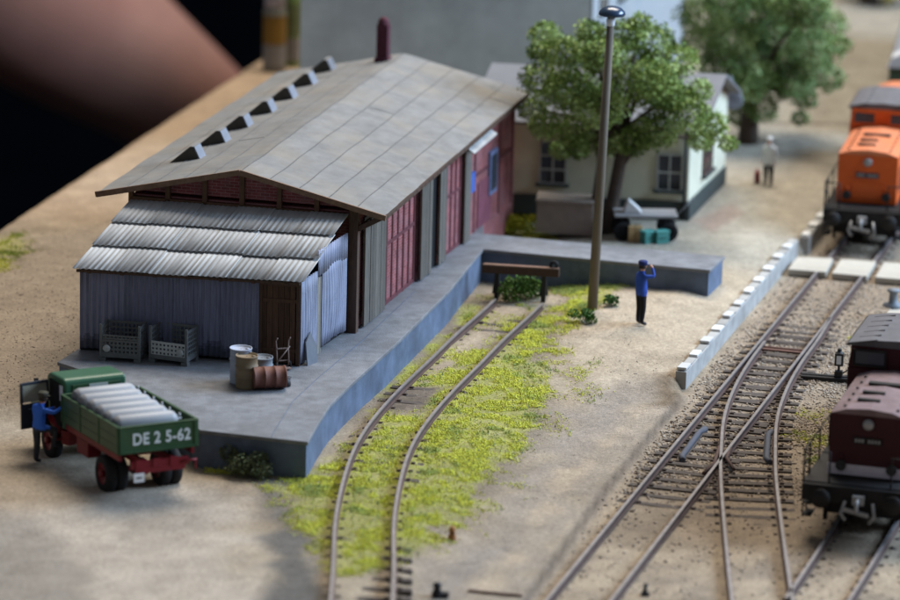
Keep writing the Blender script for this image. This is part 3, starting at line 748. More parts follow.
# lean-to: corrugated iron
def corr(q, O_, ux, vy, wdt, hgt, pitch=.17, amp=.020, mi=0, t=(1, 1, 1), nv=1, rag=0.0, bow=0.0, foot=0.0):
    O_ = Vector(O_); ux = Vector(ux).normalized(); vy = Vector(vy).normalized(); n = ux.cross(vy)
    k = max(4, int(wdt/pitch*8)); rows = []
    th = .012
    for side in (0, 1):
        g = []
        for j in range(nv+1):
            row = []
            for i in range(k+1):
                a = wdt*i/k; hh = hgt*j/nv
                if j == 0 and rag: hh += rag*(abs(math.sin(a*2.1+O_.x*3))*.7+.5*abs(math.sin(a*5.3)))*.6
                off = amp*math.cos(2*math.pi*a/pitch)+bow*math.sin(math.pi*j/nv)*math.sin(math.pi*a/wdt) - side*th
                row.append(O_+ux*a+vy*hh+n*off)
            g.append(row)
        rows.append(g)
    f = lambda s_, j, i: s_*(nv+1)*(k+1)+j*(k+1)+i
    vs = [p for g in rows for r_ in g for p in r_]; fs = []
    for j in range(nv):
        for i in range(k):
            fs.append((f(0, j, i), f(0, j, i+1), f(0, j+1, i+1), f(0, j+1, i))); fs.append((f(1, j, i), f(1, j+1, i), f(1, j+1, i+1), f(1, j, i+1)))
    for i in range(k):
        fs.append((f(0, 0, i), f(1, 0, i), f(1, 0, i+1), f(0, 0, i+1))); fs.append((f(0, nv, i), f(0, nv, i+1), f(1, nv, i+1), f(1, nv, i)))
    for j in range(nv):
        fs.append((f(0, j, 0), f(0, j+1, 0), f(1, j+1, 0), f(1, j, 0))); fs.append((f(0, j, k), f(1, j, k), f(1, j+1, k), f(0, j+1, k)))
    q.add(vs, fs, mi, t, True)
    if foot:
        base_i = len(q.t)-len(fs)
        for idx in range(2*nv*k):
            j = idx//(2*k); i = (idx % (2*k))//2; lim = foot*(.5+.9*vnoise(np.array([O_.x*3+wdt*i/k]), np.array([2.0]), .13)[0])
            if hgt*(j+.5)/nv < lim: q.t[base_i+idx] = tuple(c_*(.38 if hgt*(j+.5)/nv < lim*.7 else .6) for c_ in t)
FL = Vector((-7.34, -3.76, DECK)); FR = Vector((-1.38, -3.40, DECK)); BR = Vector((WU1-.12, V0-.14, DECK)); BL = Vector((WU0+.05, V0-.14, DECK))
fd = (FR-FL).normalized(); FW = (FR-FL).length; DOORW = 1.02
b = MB(); x0 = 0; WT = 2.28
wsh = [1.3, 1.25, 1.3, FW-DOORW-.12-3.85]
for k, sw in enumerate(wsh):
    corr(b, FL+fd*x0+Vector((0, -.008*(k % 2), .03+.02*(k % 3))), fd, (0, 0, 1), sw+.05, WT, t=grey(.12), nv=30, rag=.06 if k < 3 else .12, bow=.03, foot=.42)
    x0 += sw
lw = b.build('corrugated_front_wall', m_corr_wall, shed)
b = MB(); x0 = 0                                                  # black tar staining along the foot of the sheets
# left side and right side walls
sdv = (BL-FL); corr(b, BL, (FL-BL), (0, 0, 1), sdv.length, WT, t=(.9, .9, .9), nv=2)
b.build('corrugated_side_wall', m_corr_wall, shed)
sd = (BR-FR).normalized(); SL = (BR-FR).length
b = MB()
corr(b, FR+sd*0+Vector((.03, 0, .02)), sd, (0, 0, 1), 1.25, 2.3, nv=6, t=(1.5, 1.5, 1.35), rag=.1, bow=.05)  # raised tints on these right-hand sheets paint in the brighter window light
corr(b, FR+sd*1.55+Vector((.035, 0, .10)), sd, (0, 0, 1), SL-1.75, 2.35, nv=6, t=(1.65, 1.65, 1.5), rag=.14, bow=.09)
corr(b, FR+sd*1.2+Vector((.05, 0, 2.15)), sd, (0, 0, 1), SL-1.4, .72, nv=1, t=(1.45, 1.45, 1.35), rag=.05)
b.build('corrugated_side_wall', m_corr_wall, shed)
b = MB(); q = FR+sd*1.32; 
for k in range(3): b.box((q.x+.01+sd.x*(k-1)*.14, q.y+sd.y*(k-1)*.14+.05, DECK+1.05), (.05, .13, 2.1), SA*0+math.atan2(sd.y, sd.x)-math.pi/2, t=(1.9, 2.0, 2.1) if k == 1 else (1.4, 1.4, 1.4))
b.build('side_board', m_greywood, shed)
# inner dark lining keeps the lean-to closed
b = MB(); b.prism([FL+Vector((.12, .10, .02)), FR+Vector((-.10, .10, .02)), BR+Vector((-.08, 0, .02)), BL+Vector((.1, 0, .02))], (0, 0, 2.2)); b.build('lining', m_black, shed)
b = MB(); dq = FR-fd*(DOORW+.05); 
for k in range(6):
    c = dq+fd*(.10+k*.155); b.box((c.x, c.y+.06, DECK+.05+1.05), (.145, .05, 2.1), math.atan2(fd.y, fd.x), t=grey(.3))
b.bar(dq+fd*.08+Vector((0, .025, 1.75)), FR-fd*.08+Vector((0, .025, 1.75)), .03, .10); b.bar(dq+fd*.08+Vector((0, .025, .4)), FR-fd*.08+Vector((0, .025, .4)), .03, .10)
pd = b.build('plank_door', m_brownwood, shed, bevel=.004)
b = MB(); b.box((FR.x-.03, FR.y+.02, DECK+1.15), (.10, .10, 2.3)); b.box((dq.x+.02, dq.y+.04, DECK+1.15), (.08, .08, 2.3)); b.bar(dq+Vector((0, .03, 2.22)), FR+Vector((0, .03, 2.22)), .1, .12)
b.build('door_frame', m_timber, shed)
# lean-to roof, three overlapping courses
EF_L = FL+Vector((-.14, -.22, 2.30)); EF_R = FR+Vector((.14, -.20, 2.36)); TB_L = Vector((WU0+.02, V0-.10, 4.16)); TB_R = Vector((WU1-.16, V0-.10, 4.24))
b = MB(); rows = 3
for r_ in range(rows):
    t0, t1 = r_/rows, (r_+1)/rows+.03
    a = EF_L.lerp(TB_L, t0)+Vector((0, 0, .045*r_)); c = EF_R.lerp(TB_R, t0)+Vector((0, 0, .045*r_))
    a2 = EF_L.lerp(TB_L, min(1, t1)); k = 6
    up = (a2-EF_L.lerp(TB_L, t0)); W_ = (c-a); L_ = up.length
    for i in range(k):
        random.seed(r_*17+i*5+2)
        # sheet i: quad between left and right lines, corrugated, narrowing follows the sides
        p0 = a.lerp(c, i/k); p1 = a.lerp(c, (i+1)/k); q0 = EF_L.lerp(TB_L, min(1, t1)).lerp(EF_R.lerp(TB_R, min(1, t1)), i/k)+Vector((0, 0, .045*r_-.02)); q1 = EF_L.lerp(TB_L, min(1, t1)).lerp(EF_R.lerp(TB_R, min(1, t1)), (i+1)/k)+Vector((0, 0, .045*r_-.02))
        jit = random.uniform(-.06, .04); tt = grey(.24)
        n_ = int((p1-p0).length/.15*8); vs = []; nrm = (p1-p0).cross(q0-p0).normalized()
        for s_ in (0, 1):
            for (L0, L1) in ((p0, p1), (q0, q1)):
                for m_ in range(n_+1):
                    f_ = m_/n_*1.02; P_ = L0.lerp(L1, f_); dist = (L1-L0).length*(i+f_)
                    w_ = .0075*math.cos(2*math.pi*(f_*round((p1-p0).length/.15)))+(.022 if i % 2 else 0)-s_*.014
                    if L0 is p0: P_ = P_+(p0-q0).normalized()*(.03-jit+.012*math.sin(m_*.7+i))
                    vs.append(P_+nrm*w_)
        m1 = n_+1; fs = []
        for m_ in range(n_):
            fs += [(m_, m_+1, m1+m_+1, m1+m_), (2*m1+m_, 3*m1+m_, 3*m1+m_+1, 2*m1+m_+1), (m_, 2*m1+m_, 2*m1+m_+1, m_+1)]
        fs += [(0, m1, 3*m1, 2*m1), (n_, 2*m1+n_, 3*m1+n_, m1+n_)]
        b.add(vs, fs, 0, tt, True)
b.build('corrugated_roof', m_corr_roof, shed)
b = MB(); b.bar(EF_L+Vector((.1, .06, -.075)), EF_R+Vector((-.1, .06, -.075)), .07, .07)
for k in range(7):
    p = EF_L.lerp(EF_R, (k+.5)/7)+Vector((0, .1, -.10)); b.box(p, (.09, .18, .06))
b.build('eave_batten', m_timber, shed)

# ------------------------------------------------------------------ things on the ramp
def drum(name, p, m, h=.86, r=.29, lid=None):
    b = MB(); pr = [(.02, 0), (r, 0), (r, .03), (r*.97, .04), (r*.97, h*.32), (r*1.03, h*.335), (r*1.03, h*.36), (r*.97, h*.375), (r*.97, h*.64), (r*1.03, h*.655), (r*1.03, h*.68), (r*.97, h*.695), (r*.97, h-.04), (r*1.02, h-.03), (r*1.02, h), (r*.96, h), (r*.95, h-.035), (.02, h-.035)]
    b.lathe((0, 0, 0), pr, 28); b.lathe((r*.6, 0, h-.035), [(.05, 0), (.05, .02), (.005, .02)], 10)
    o = b.build(name, m); o.location = p; return o
p = at(240.5, 382, DECK); tag(drum('oil_drum', p, m_drumblue, .93), 'pale blue-grey oil drum standing at the left of the drum cluster', 'oil drum', 'oil drums on the ramp')
p = at(246.5, 387, DECK); tag(drum('oil_drum', p, m_drumtan), 'tan brown oil drum standing in front of the pale blue one', 'oil drum', 'oil drums on the ramp')
p = at(261.5, 381, DECK); tag(drum('oil_drum', p, m_drumgrey, .66), 'short dark grey oil drum standing behind the lying rusty drum', 'oil drum', 'oil drums on the ramp')
p = at(270, 389, DECK); o = tag(drum('oil_drum', (p.x-.45, p.y-.08, DECK+.31), m_drumrust), 'rusty red oil drum lying on its side', 'oil drum', 'oil drums on the ramp'); o.rotation_euler = (0, R(90), R(14))
p = at(286, 386, DECK); b = MB(); b.lathe((0, 0, 0), [(.02, 0), (.12, 0), (.13, .04), (.1, .2), (.03, .22), (.02, .25)], 12); b.tube([(.08, 0, .15), (.13, 0, .24), (.0, 0, .26)], .012, 6)
tag(b.build('oil_can', m_blackp, loc=p), 'small black oil can behind the end of the lying rusty drum', 'oil can')
# sack truck against the brown door
p = at(283, 369, DECK); root = empty('sack_truck', p, R(20), 'small rusty sack truck standing before the brown plank door', 'sack truck')
b = MB()
for sx in (-.16, .16): b.tube([(sx, 0, .1), (sx, .08, .55), (sx*1.1, .10, .75), (sx*1.1, -.05, .86)], .02, 6)
for zz in (.22, .55): b.bar((-.16, .05, zz), (.16, .05, zz), .02, .03)
b.tube([(-.16, .0, .2), (.2, .06, .6)], .018, 6)
b.box((0, -.1, .05), (.36, .22, .02)); b.build('frame', mat('faded_rust', (.28, .2, .17), .7, .2), root)
for sx in (-.2, .2):
    b = MB(); b.lathe((sx-.02, .06, .1), [(.01, 0), (.1, 0), (.1, .04), (.01, .04)], 12, axis='x'); b.build('wheel', m_tyre, root)
# slate leaning on the lean-to wall
p = at(313, 364, DECK); b = MB(); b.prism([(-.25, 0, 0), (.22, 0, 0), (.26, 0, .45), (.05, 0, .86), (-.20, 0, .62)], (0, .035, 0))
o = b.build('slate_slab', m_slatepl, loc=p); o.rotation_euler = (R(-9), 0, R(58)); tag(o, 'grey slate slab leaning against the corrugated lean-to side wall', 'slab')

# mesh crates
def mesh_crate(name, p, rz, label, m, mf, folded):
    W_, D_, H_ = 1.10, .74, .95
    root = empty(name, p, rz, label, 'wire crate', 'steel crates on the ramp')
    b = MB()
    for sx in (-1, 1):
        for sy in (-1, 1):
            b.box((sx*(W_/2-.03), sy*(D_/2-.03), (H_+.02)/2 if sy > 0 else .5), (.06, .06, H_ if sy > 0 else 1.0))
            b.box((sx*(W_/2-.08), sy*(D_/2-.08), .05), (.18, .18, .10))
    for zz in (.14,): b.box((0, 0, zz), (W_-.06, D_-.06, .035))
    for sy in (-1, 1): b.box((0, sy*(D_/2-.025), .17), (W_-.08, .035, .12))
    for sx in (-1, 1):
        b.box((sx*(W_/2-.025), 0, .17), (.035, D_-.1, .12)); b.bar((sx*(W_/2-.03), -D_/2+.05, H_-.03), (sx*(W_/2-.03), D_/2-.05, H_-.03), .04, .04)
    b.bar((-W_/2+.05, D_/2-.03, H_-.03), (W_/2-.05, D_/2-.03, H_-.03), .04, .04)
    b.build('frame', m, root)
    def grille(u0, u1, z0, z1, fix, horizontal=True, mm=m, nm='mesh_panel', nu=9, nz=5, tilt=None, wd=.035):
        q = MB()
        for i in range(nu+1):
            uu = u0+(u1-u0)*i/nu
            a = (uu, fix, z0) if horizontal else (fix, uu, z0); c = (uu, fix, z1) if horizontal else (fix, uu, z1); q.bar(a, c, wd, .02, up=(0, 1, 0) if horizontal else (1, 0, 0))
        for j in range(nz+1):
            zz = z0+(z1-z0)*j/nz
            a = (u0, fix+.002, zz) if horizontal else (fix+.002, u0, zz); c = (u1, fix+.002, zz) if horizontal else (fix+.002, u1, zz); q.bar(a, c, .018, wd*1.2)
        if tilt: q.xf(Matrix.Translation((0, -D_/2+.03, tilt[0])) @ Matrix.Rotation(tilt[1], 4, 'X') @ Matrix.Translation((0, D_/2-.03, -tilt[0])))
        q.build(nm, mm, root)
    grille(-W_/2+.06, W_/2-.06, .24, H_-.06, D_/2-.03)
    for sx in (-1, 1): grille(-D_/2+.06, D_/2-.06, .24, H_-.06, sx*(W_/2-.03), False, nu=6)
    grille(-W_/2+.06, W_/2-.06, .22, .56, -D_/2+.02, mm=mf, nm='front_flap', nz=3, wd=.05)
    if not folded:
        grille(-W_/2+.06, W_/2-.06, .62, .70, -D_/2+.03, mm=mf, nm='front_flap', nz=1)
    b = MB(); sx = 1 if folded else -1; b.lathe((sx*(W_/2-.2), -D_/2-.02, .36), [(.01, -.02), (.10, -.02), (.10, .02), (.01, .02)], 12, axis='y'); b.build('badge', m_crate2, root)
mesh_crate('mesh_crate', at(123, 358.5, DECK), R(-9), 'dark steel mesh crate with raised front bars, left one beside the blue lean-to wall', m_crate, m_crate, False)
mesh_crate('mesh_crate', at(173.5, 361, DECK), R(-20), 'steel mesh crate with paler lowered front flap, right one beside the blue lean-to wall', m_crate, m_crate2, True)

# ------------------------------------------------------------------ truck
def ring(q, c, rad, wdt, mi=0, n=28, axis='x'):
    q.lathe(c, [(rad*.58, -wdt/2), (rad*.92, -wdt/2), (rad, -wdt*.32), (rad, wdt*.32), (rad*.92, wdt/2), (rad*.58, wdt/2)], n, mi, axis=axis)
TP = Vector((-6.92, 92.92, 0)); TA_ = R(25)
TP = Vector((-6.96, 92.92, 0)); TA_ = R(27)
truck = empty('flatbed_truck', (TP.x, TP.y, 0.0), TA_, 'green flatbed truck with red chassis loaded with grey gas cylinders, driver door open', 'truck')
truck.rotation_euler = (R(-2.6), 0, TA_); TM = Matrix.Translation((TP.x, TP.y, 0.0)) @ truck.rotation_euler.to_matrix().to_4x4()
BW, BL_, BH, BZ = 2.05, 3.75, .66, 1.24     # local: y forward, x right, rear at y=0
b = MB(); b.box((0, BL_/2, BZ+.03), (BW-.06, BL_-.06, .06))
b.build('bed_floor', m_green, truck)
def board_panel(name, a, c, nm_panels=3):
    q = MB(); q.bar(Vector(a)+Vector((0, 0, BH/2)), Vector(c)+Vector((0, 0, BH/2)), .05, BH)
    d = (Vector(c)-Vector(a)); n = Vector((d.y, -d.x, 0)).normalized()
    for k in range(nm_panels+1):
        p = Vector(a).lerp(Vector(c), .01+.98*k/nm_panels); q.bar(p+n*.03+Vector((0, 0, .0)), p+n*.03+Vector((0, 0, BH)), .07, .03, up=n)
    q.bar(Vector(a)+Vector((0, 0, BH+.012)), Vector(c)+Vector((0, 0, BH+.012)), .075, .035)
    for zz in (.2, .42): q.bar(Vector(a)+n*.028+Vector((0, 0, zz)), Vector(c)+n*.028+Vector((0, 0, zz)), .012, .015, t=(.6, .6, .6))
    return q.build(name, m_green, truck, bevel=.006)
board_panel('side_board', (-BW/2, BL_, BZ), (-BW/2, 0, BZ)); board_panel('side_board', (BW/2, 0, BZ), (BW/2, BL_, BZ)); board_panel('head_board', (BW/2-.03, BL_, BZ), (-BW/2+.03, BL_, BZ), 1)
tg = MB(); tg.box((0, 0, BZ+BH/2), (BW-.02, .05, BH)); 
for sx in (-1, 1): tg.box((sx*(BW/2-.05), -.035, BZ+BH/2), (.07, .03, BH))
tg.box((0, -.03, BZ+.04), (BW, .04, .07)); tg.box((0, -.005, BZ+BH+.012), (BW, .075, .035)); tgo = tg.build('tailgate', m_green, truck, bevel=.006)
def text_mesh(body, size, m, parent, loc, rot, name='lettering', bold=.012, sx=1.0):
    cu = bpy.data.curves.new(name, 'FONT'); cu.body = body; cu.size = size; cu.align_x = 'CENTER'; cu.align_y = 'CENTER'; cu.offset = bold*.55; cu.extrude = .004; cu.space_character = 1.08
    t_ = bpy.data.objects.new(name, cu); col.objects.link(t_)
    dg = bpy.context.evaluated_depsgraph_get(); me = bpy.data.meshes.new_from_object(t_.evaluated_get(dg)); bpy.data.objects.remove(t_)
    me.materials.clear(); me.materials.append(m); fill_attrs(me)
    o = bpy.data.objects.new(name, me); col.objects.link(o); o.parent = parent; o.location = loc; o.rotation_euler = rot; o.scale = (sx, 1, 1); return o
text_mesh('DE 2 5-62', .40, m_lettering, tgo, (.08, -.032, BZ+BH*.50), (R(90), 0, 0), bold=.018, sx=.86)
# chassis
b = MB()
for sx in (-.38, .38): b.bar((sx, -.1, .95), (sx, 6.0, .95), .10, .2)
for yy in (-.08, 1.2, 2.6, 3.9): b.bar((-.75 if yy < 0 else -.38, yy, .95), (.75 if yy < 0 else .38, yy, .95), .10, .18)
for sx in (-.95, .95): b.bar((sx, .1, 1.12), (sx, 3.6, 1.12), .08, .14)
b.box((-.72, 2.75, .78), (.35, .75, .38)); b.bar((-.9, 3.9, .75), (-.3, 4.1, .75), .3, .35); b.box((0, 1.25, .55), (.35, .35, .35)); b.bar((-.8, 1.25, .52), (.8, 1.25, .52), .12, .12)
b.tube([(.55, -.14, .95), (.82, -.14, .95), (.95, -.14, .95)], .03, 8); b.bar((.92, -.14, .95), (.92, -.14, .72), .04, .04); b.box((0, -.12, .82), (1.3, .04, .14))
for sx in (-.55, -.1, .35): b.box((sx, -.13, .98), (.2, .05, .2))
b.build('chassis', m_red, truck)
b = MB(); b.box((-.58, -.17, .66), (.27, .02, .22)); pl = b.build('number_plate', m_white, truck)
b = MB(); b.box((-.58, -.183, .66), (.15, .004, .05)); b.build('plate_marking', m_crate, pl)
def wheel(x, y, wd=.26, r=.47):
    q = MB(); ring(q, (x, y, r), r, wd); o = q.build('wheel', m_tyre, truck)
    q = MB(); q.lathe((x, y, r), [(.02, -wd*.25), (.14, -wd*.25), (.17, -wd*.38), (.27, -wd*.35), (.28, -wd*.5), (.28, wd*.5), (.27, wd*.35), (.17, wd*.38), (.02, wd*.25)], 20, axis='x')
    q.lathe((x-.5*wd*(1 if x < 0 else -1), y, r), [(.01, -.05), (.09, -.05), (.09, .05), (.01, .05)], 12, axis='x'); q.build('rim', m_red, o)
for sx in (-1, 1):
    wheel(sx*.86, 1.25); wheel(sx*.58, 1.25); wheel(sx*.85, 4.95)
# cab
CY0, CY1 = BL_+.14, BL_+1.25
b = MB(); cw = .84
sec = [(CY0, .95), (CY1+.35, .95), (CY1+.30, 1.55), (CY1+.05, 2.16), (CY1-.12, 2.24), (CY0+.10, 2.26), (CY0, 2.18)]
b.prism([(-cw, y, z_) for y, z_ in sec], (2*cw, 0, 0)); b.v = [(x-.08, y, z_) for x, y, z_ in b.v]; cab = b.build('cab', m_cabgreen, truck, bevel=.09)
b = MB(); b.box((-.05, CY0-.008, 1.93), (1.3, .03, .34)); rw = b.build('rear_panel', m_green, truck, bevel=.02)
b = MB(); b.box((.0, CY0-.03, 2.0), (.50, .02, .18)); b.build('rear_window', mat('hazy_glass', (.42, .46, .44), .2, .1, bump=0), rw)
b = MB(); b.box((-cw-.092, CY0+.55, 1.55), (.03, .78, 1.1)); b.build('door_opening', m_black, truck)
b = MB(); b.box((-cw-.10, CY0+.14, 1.88), (.02, .18, .40)); b.build('quarter_window', m_porcelain, truck)
b = MB(); b.prism([(-.95, y, z_) for y, z_ in [(CY1+.2, .75), (CY1+1.25, .8), (CY1+1.28, 1.3), (CY1+1.0, 1.62), (CY1+.2, 1.72)]], (1.9, 0, 0)); b.build('bonnet', m_cabgreen, truck, bevel=.1)
for sx in (-1, 1):
    b = MB(); b.tube([(sx*.85, 4.95-.62, .75), (sx*.85, 4.95-.45, 1.02), (sx*.85, 4.95, 1.12), (sx*.85, 4.95+.45, 1.02), (sx*.85, 4.95+.62, .75)], .17, 8); b.build('mudguard', m_red, truck)
# open driver door
dr = empty('driver_door_pivot', (0, 0, 0)); bpy.data.objects.remove(dr)
b = MB()
b.box((0, -.37, .32), (.05, .74, .64)); b.bar((0, 0, .64), (0, -.04, 1.18), .05, .07); b.bar((0, -.72, .64), (0, -.72, 1.18), .05, .07); b.bar((0, -.02, 1.16), (0, -.74, 1.16), .05, .07); b.box((.03, -.5, .50), (.03, .12, .03), t=(3, 3, 3))
dd_ = b.build('driver_door', mat('door_inside_dark', (.018, .024, .034), .6, .2), truck, bevel=.01)
dd_.location = (-cw-.12, CY0+.98, .88); dd_.rotation_euler = (0, 0, R(-78)); dd_.scale = (1, 1.12, 1.0)
b = MB(); b.box((0, -.38, .90), (.012, .62, .44)); b.build('door_window', mat('door_glass', (.30, .29, .22), .2, .25, 4, bump=0), dd_)
b = MB(); b.bar((-cw+.05, CY1+.2, 1.9), (-cw-.28, CY1+.25, 1.95), .02, .02); b.box((-cw-.30, CY1+.25, 1.9), (.12, .03, .26)); b.build('mirror', m_blackp, truck)
b = MB(); b.box((-.95, CY0+.45, .68), (.25, .5, .05)); b.build('step', m_red, truck)
# cargo: gas cylinders lying across the bed
def cyl_obj():
    q = MB(); r_ = .235; Lc = 1.66
    q.lathe((0, 0, 0), [(.03, -Lc/2), (.14, -Lc/2), (.15, -Lc/2+.02), (.20, -Lc/2+.05), (r_, -Lc/2+.14), (r_, Lc/2-.2), (.20, Lc/2-.10), (.11, Lc/2-.02), (.06, Lc/2)], 24, axis='x')
    o = q.build('gas_cylinder', m_cyl)
    q = MB(); q.lathe((0, 0, 0), [(.06, Lc/2-.02), (.035, Lc/2+.02), (.035, Lc/2+.10), (.01, Lc/2+.10)], 10, axis='x'); q.tube([(Lc/2+.06, 0, -.02), (Lc/2+.06, 0, .14)], .03, 8); q.build('valve', m_metal, o)
    q = MB(); q.lathe((0, 0, 0), [(.02, -Lc/2-.004), (.15, -Lc/2-.004), (.19, -Lc/2+.03), (.19, -Lc/2+.06), (.15, -Lc/2+.03)], 24, axis='x'); q.build('foot_ring', m_slatepl, o)
    return o
c0 = cyl_obj(); pos = ['rearmost', 'second from the tailgate', 'middle', 'second from the cab', 'foremost']
for k in range(6):
    o = c0 if k == 0 else copy_tree(c0)
    yy = .50+k*.53; o.matrix_world = TM @ Matrix.Translation((-.14+random.uniform(-.03, .03), yy, BZ+.06+.225+.33+.02*k)) @ Matrix.Rotation(R(random.uniform(-1.5, 1.5)), 4, 'Z')
    tag(o, 'light grey gas cylinder, '+['nearest the lettered tailgate of the green truck', 'second from the lettered tailgate of the truck', 'third from the lettered tailgate of the truck', 'third from the cab on the truck bed', 'second from the cab on the truck bed', 'nearest the cab on the truck bed'][k], 'gas cylinder', 'gas cylinders on the truck bed')
b = MB()
for k in range(2):
    b = MB(); b.bar(TM @ Vector((-.62+1.24*k, .35, BZ+.22)), TM @ Vector((-.62+1.24*k, 3.4, BZ+.26)), .12, .28)
    tag(b.build('bearer', m_greywood), 'timber bearer under the %s of the gas cylinders on the truck bed' % ('left ends', 'right valve ends')[k], 'timber', 'timber bearers on the truck bed')

# ------------------------------------------------------------------ people
def person(name, p, rz, joints, edges, label, mats, pick, extras=None):
    """joints: name -> (x,y,z,radius x, radius y)"""
    me = bpy.data.meshes.new(name); keys = list(joints)
    me.from_pydata([joints[k][:3] for k in keys], [(keys.index(a), keys.index(c)) for a, c in edges], [])
    o = bpy.data.objects.new(name, me); col.objects.link(o)
    sk = o.modifiers.new('skin', 'SKIN'); sk.use_smooth_shade = True
    for i, k in enumerate(keys):
        sv = me.skin_vertices[0].data[i]; sv.radius = joints[k][3:5]; sv.use_root = (k == 'pelvis')
    sb = o.modifiers.new('sub', 'SUBSURF'); sb.levels = sb.render_levels = 2
    dg = bpy.context.evaluated_depsgraph_get(); m2 = bpy.data.meshes.new_from_object(o.evaluated_get(dg))
    bpy.data.objects.remove(o)
    m2.materials.clear()
    for m in mats: m2.materials.append(m)
    for pl_ in m2.polygons: pl_.use_smooth = True; pl_.material_index = pick(pl_.center)
    fill_attrs(m2)
    o = bpy.data.objects.new(name, m2); col.objects.link(o); o.location = p; o.rotation_euler = (0, 0, rz)
    tag(o, label, 'person')
    if extras: extras(o)
    return o
BODY_E = [('pelvis', 'waist'), ('waist', 'chest'), ('chest', 'neck'), ('neck', 'chin'), ('chin', 'head'), ('head', 'crown'), ('chest', 'shL'), ('shL', 'elL'), ('elL', 'wrL'), ('wrL', 'haL'), ('chest', 'shR'), ('shR', 'elR'), ('elR', 'wrR'), ('wrR', 'haR'),
          ('pelvis', 'hiL'), ('hiL', 'knL'), ('knL', 'anL'), ('anL', 'toL'), ('pelvis', 'hiR'), ('hiR', 'knR'), ('knR', 'anR'), ('anR', 'toR')]
def base_joints():
    return dict(pelvis=(0, 0, .95, .15, .12), waist=(0, 0, 1.12, .15, .11), chest=(0, 0, 1.34, .17, .12), neck=(0, .01, 1.51, .06, .06), chin=(0, .03, 1.57, .065, .07), head=(0, .03, 1.66, .078, .098), crown=(0, .02, 1.73, .065, .08),
                shL=(-.19, 0, 1.40, .065, .065), elL=(-.25, -.02, 1.12, .048, .048), wrL=(-.25, .05, .88, .034, .034), haL=(-.24, .08, .77, .03, .045),
                shR=(.19, 0, 1.40, .065, .065), elR=(.25, -.02, 1.12, .048, .048), wrR=(.25, .05, .88, .034, .034), haR=(.24, .08, .77, .03, .045),
                hiL=(-.10, 0, .88, .11, .12), knL=(-.105, .02, .49, .082, .09), anL=(-.105, -.02, .09, .06, .065), toL=(-.12, .14, .04, .045, .03),
                hiR=(.10, 0, .88, .11, .12), knR=(.105, .02, .49, .082, .09), anR=(.105, -.02, .09, .06, .065), toR=(.12, .14, .04, .045, .03))
def cap_on(o, c, m, visor=True):
    b = MB(); b.lathe(c, [(.01, .13), (.10, .12), (.13, .09), (.125, .05), (.11, 0), (.09, -.01)][::-1], 18)
    if visor: b.prism([(c[0]-.09, c[1]+.08, c[2]+.01), (c[0]+.09, c[1]+.08, c[2]+.01), (c[0]+.06, c[1]+.17, c[2]-.01), (c[0]-.06, c[1]+.17, c[2]-.01)], (0, 0, .012))
    b.build('cap', m, o)
def face_on(o, c, hair):
    b = MB(); b.lathe((c[0], c[1]-.015, c[2]), [(.104, -.05), (.107, 0), (.10, .04)], 16); b.v = [(x, min(y, c[1]+.035), z_) for x, y, z_ in b.v]; b.build('hair', hair, o)
    b = MB(); b.ico((c[0], c[1]+.10, c[2]-.02), .018, sc=(.8, 1.2, 1.3)); b.build('nose', m_skin, o)
    for sx in (-1, 1):
        b = MB(); b.ico((c[0]+sx*.033, c[1]+.088, c[2]+.01), .010); b.build('eye', m_blackp, o)
        b = MB(); b.ico((c[0]+sx*.082, c[1]+.01, c[2]), .022, sc=(.5, 1, 1.4)); b.build('ear', m_skin, o)
m_hair = mat('dark_hair', (.03, .02, .015), .8, .2)
# saluting railwayman on the yard
J = base_joints(); J['elR'] = (.30, .22, 1.42, .05, .05); J['wrR'] = (.15, .24, 1.62, .036, .036); J['haR'] = (.09, .20, 1.70, .03, .045)
J['pelvis'] = (0, 0, .95, .17, .14); J['waist'] = (0, 0, 1.10, .17, .14); J['haL'] = (-.20, .22, .95, .03, .045); J['wrL'] = (-.23, .14, 1.0, .036, .036)
def pick2(c):
    if c.z > 1.535 and abs(c.x) < .085 and c.y < .15: return 2
    if c.z > 1.60 and c.x < .17: return 2
    if c.y > .17 and c.z < 1.02 and c.z > .5: return 2
    if c.z < .86: return 1 if c.z > .10 else 3
    return 0
p = on_ground(640, 325)
def ex(o): cap_on(o, (0, .02, 1.70), m_navycloth); face_on(o, (0, .03, 1.655), m_hair)
o = person('person', p, R(-62), J, BODY_E, 'railwayman in blue jacket and cap raising a hand to his face on the yard', [mat('uniform_blue', (.025, .07, .34), .8, .15), m_blackcloth, m_skin, m_blackp], pick2, ex); o.scale = (1.04, 1.04, 1.04)
# driver climbing in at the open door
J = base_joints(); J['elR'] = (.30, .22, 1.32, .055, .055); J['wrR'] = (.32, .46, 1.44, .038, .038); J['haR'] = (.32, .55, 1.47, .03, .04)
J['elL'] = (-.22, .18, 1.22, .052, .052); J['wrL'] = (-.1, .42, 1.30, .038, .038); J['haL'] = (-.06, .50, 1.33, .03, .04)
J['knR'] = (.14, .38, .86, .075, .075); J['anR'] = (.14, .32, .46, .048, .05); J['toR'] = (.14, .46, .42, .045, .03); J['hiR'] = (.11, .06, .90, .10, .10)
J['chest'] = (0, .05, 1.34, .18, .13); J['neck'] = (0, .08, 1.50, .06, .06); J['chin'] = (0, .12, 1.55, .065, .07); J['head'] = (0, .13, 1.63, .078, .098); J['crown'] = (0, .12, 1.70, .065, .08)
def pick1(c):
    if c.z > 1.52 and abs(c.x) < .1: return 2
    if (c.y > .47 and c.z > 1.2): return 2
    if c.z < .90 or (c.y > .18 and c.z < 1.0): return 1 if (c.z > .10 and not (c.z < .45 and c.y > .2)) else 3
    return 0
p = on_ground(39, 464.5)
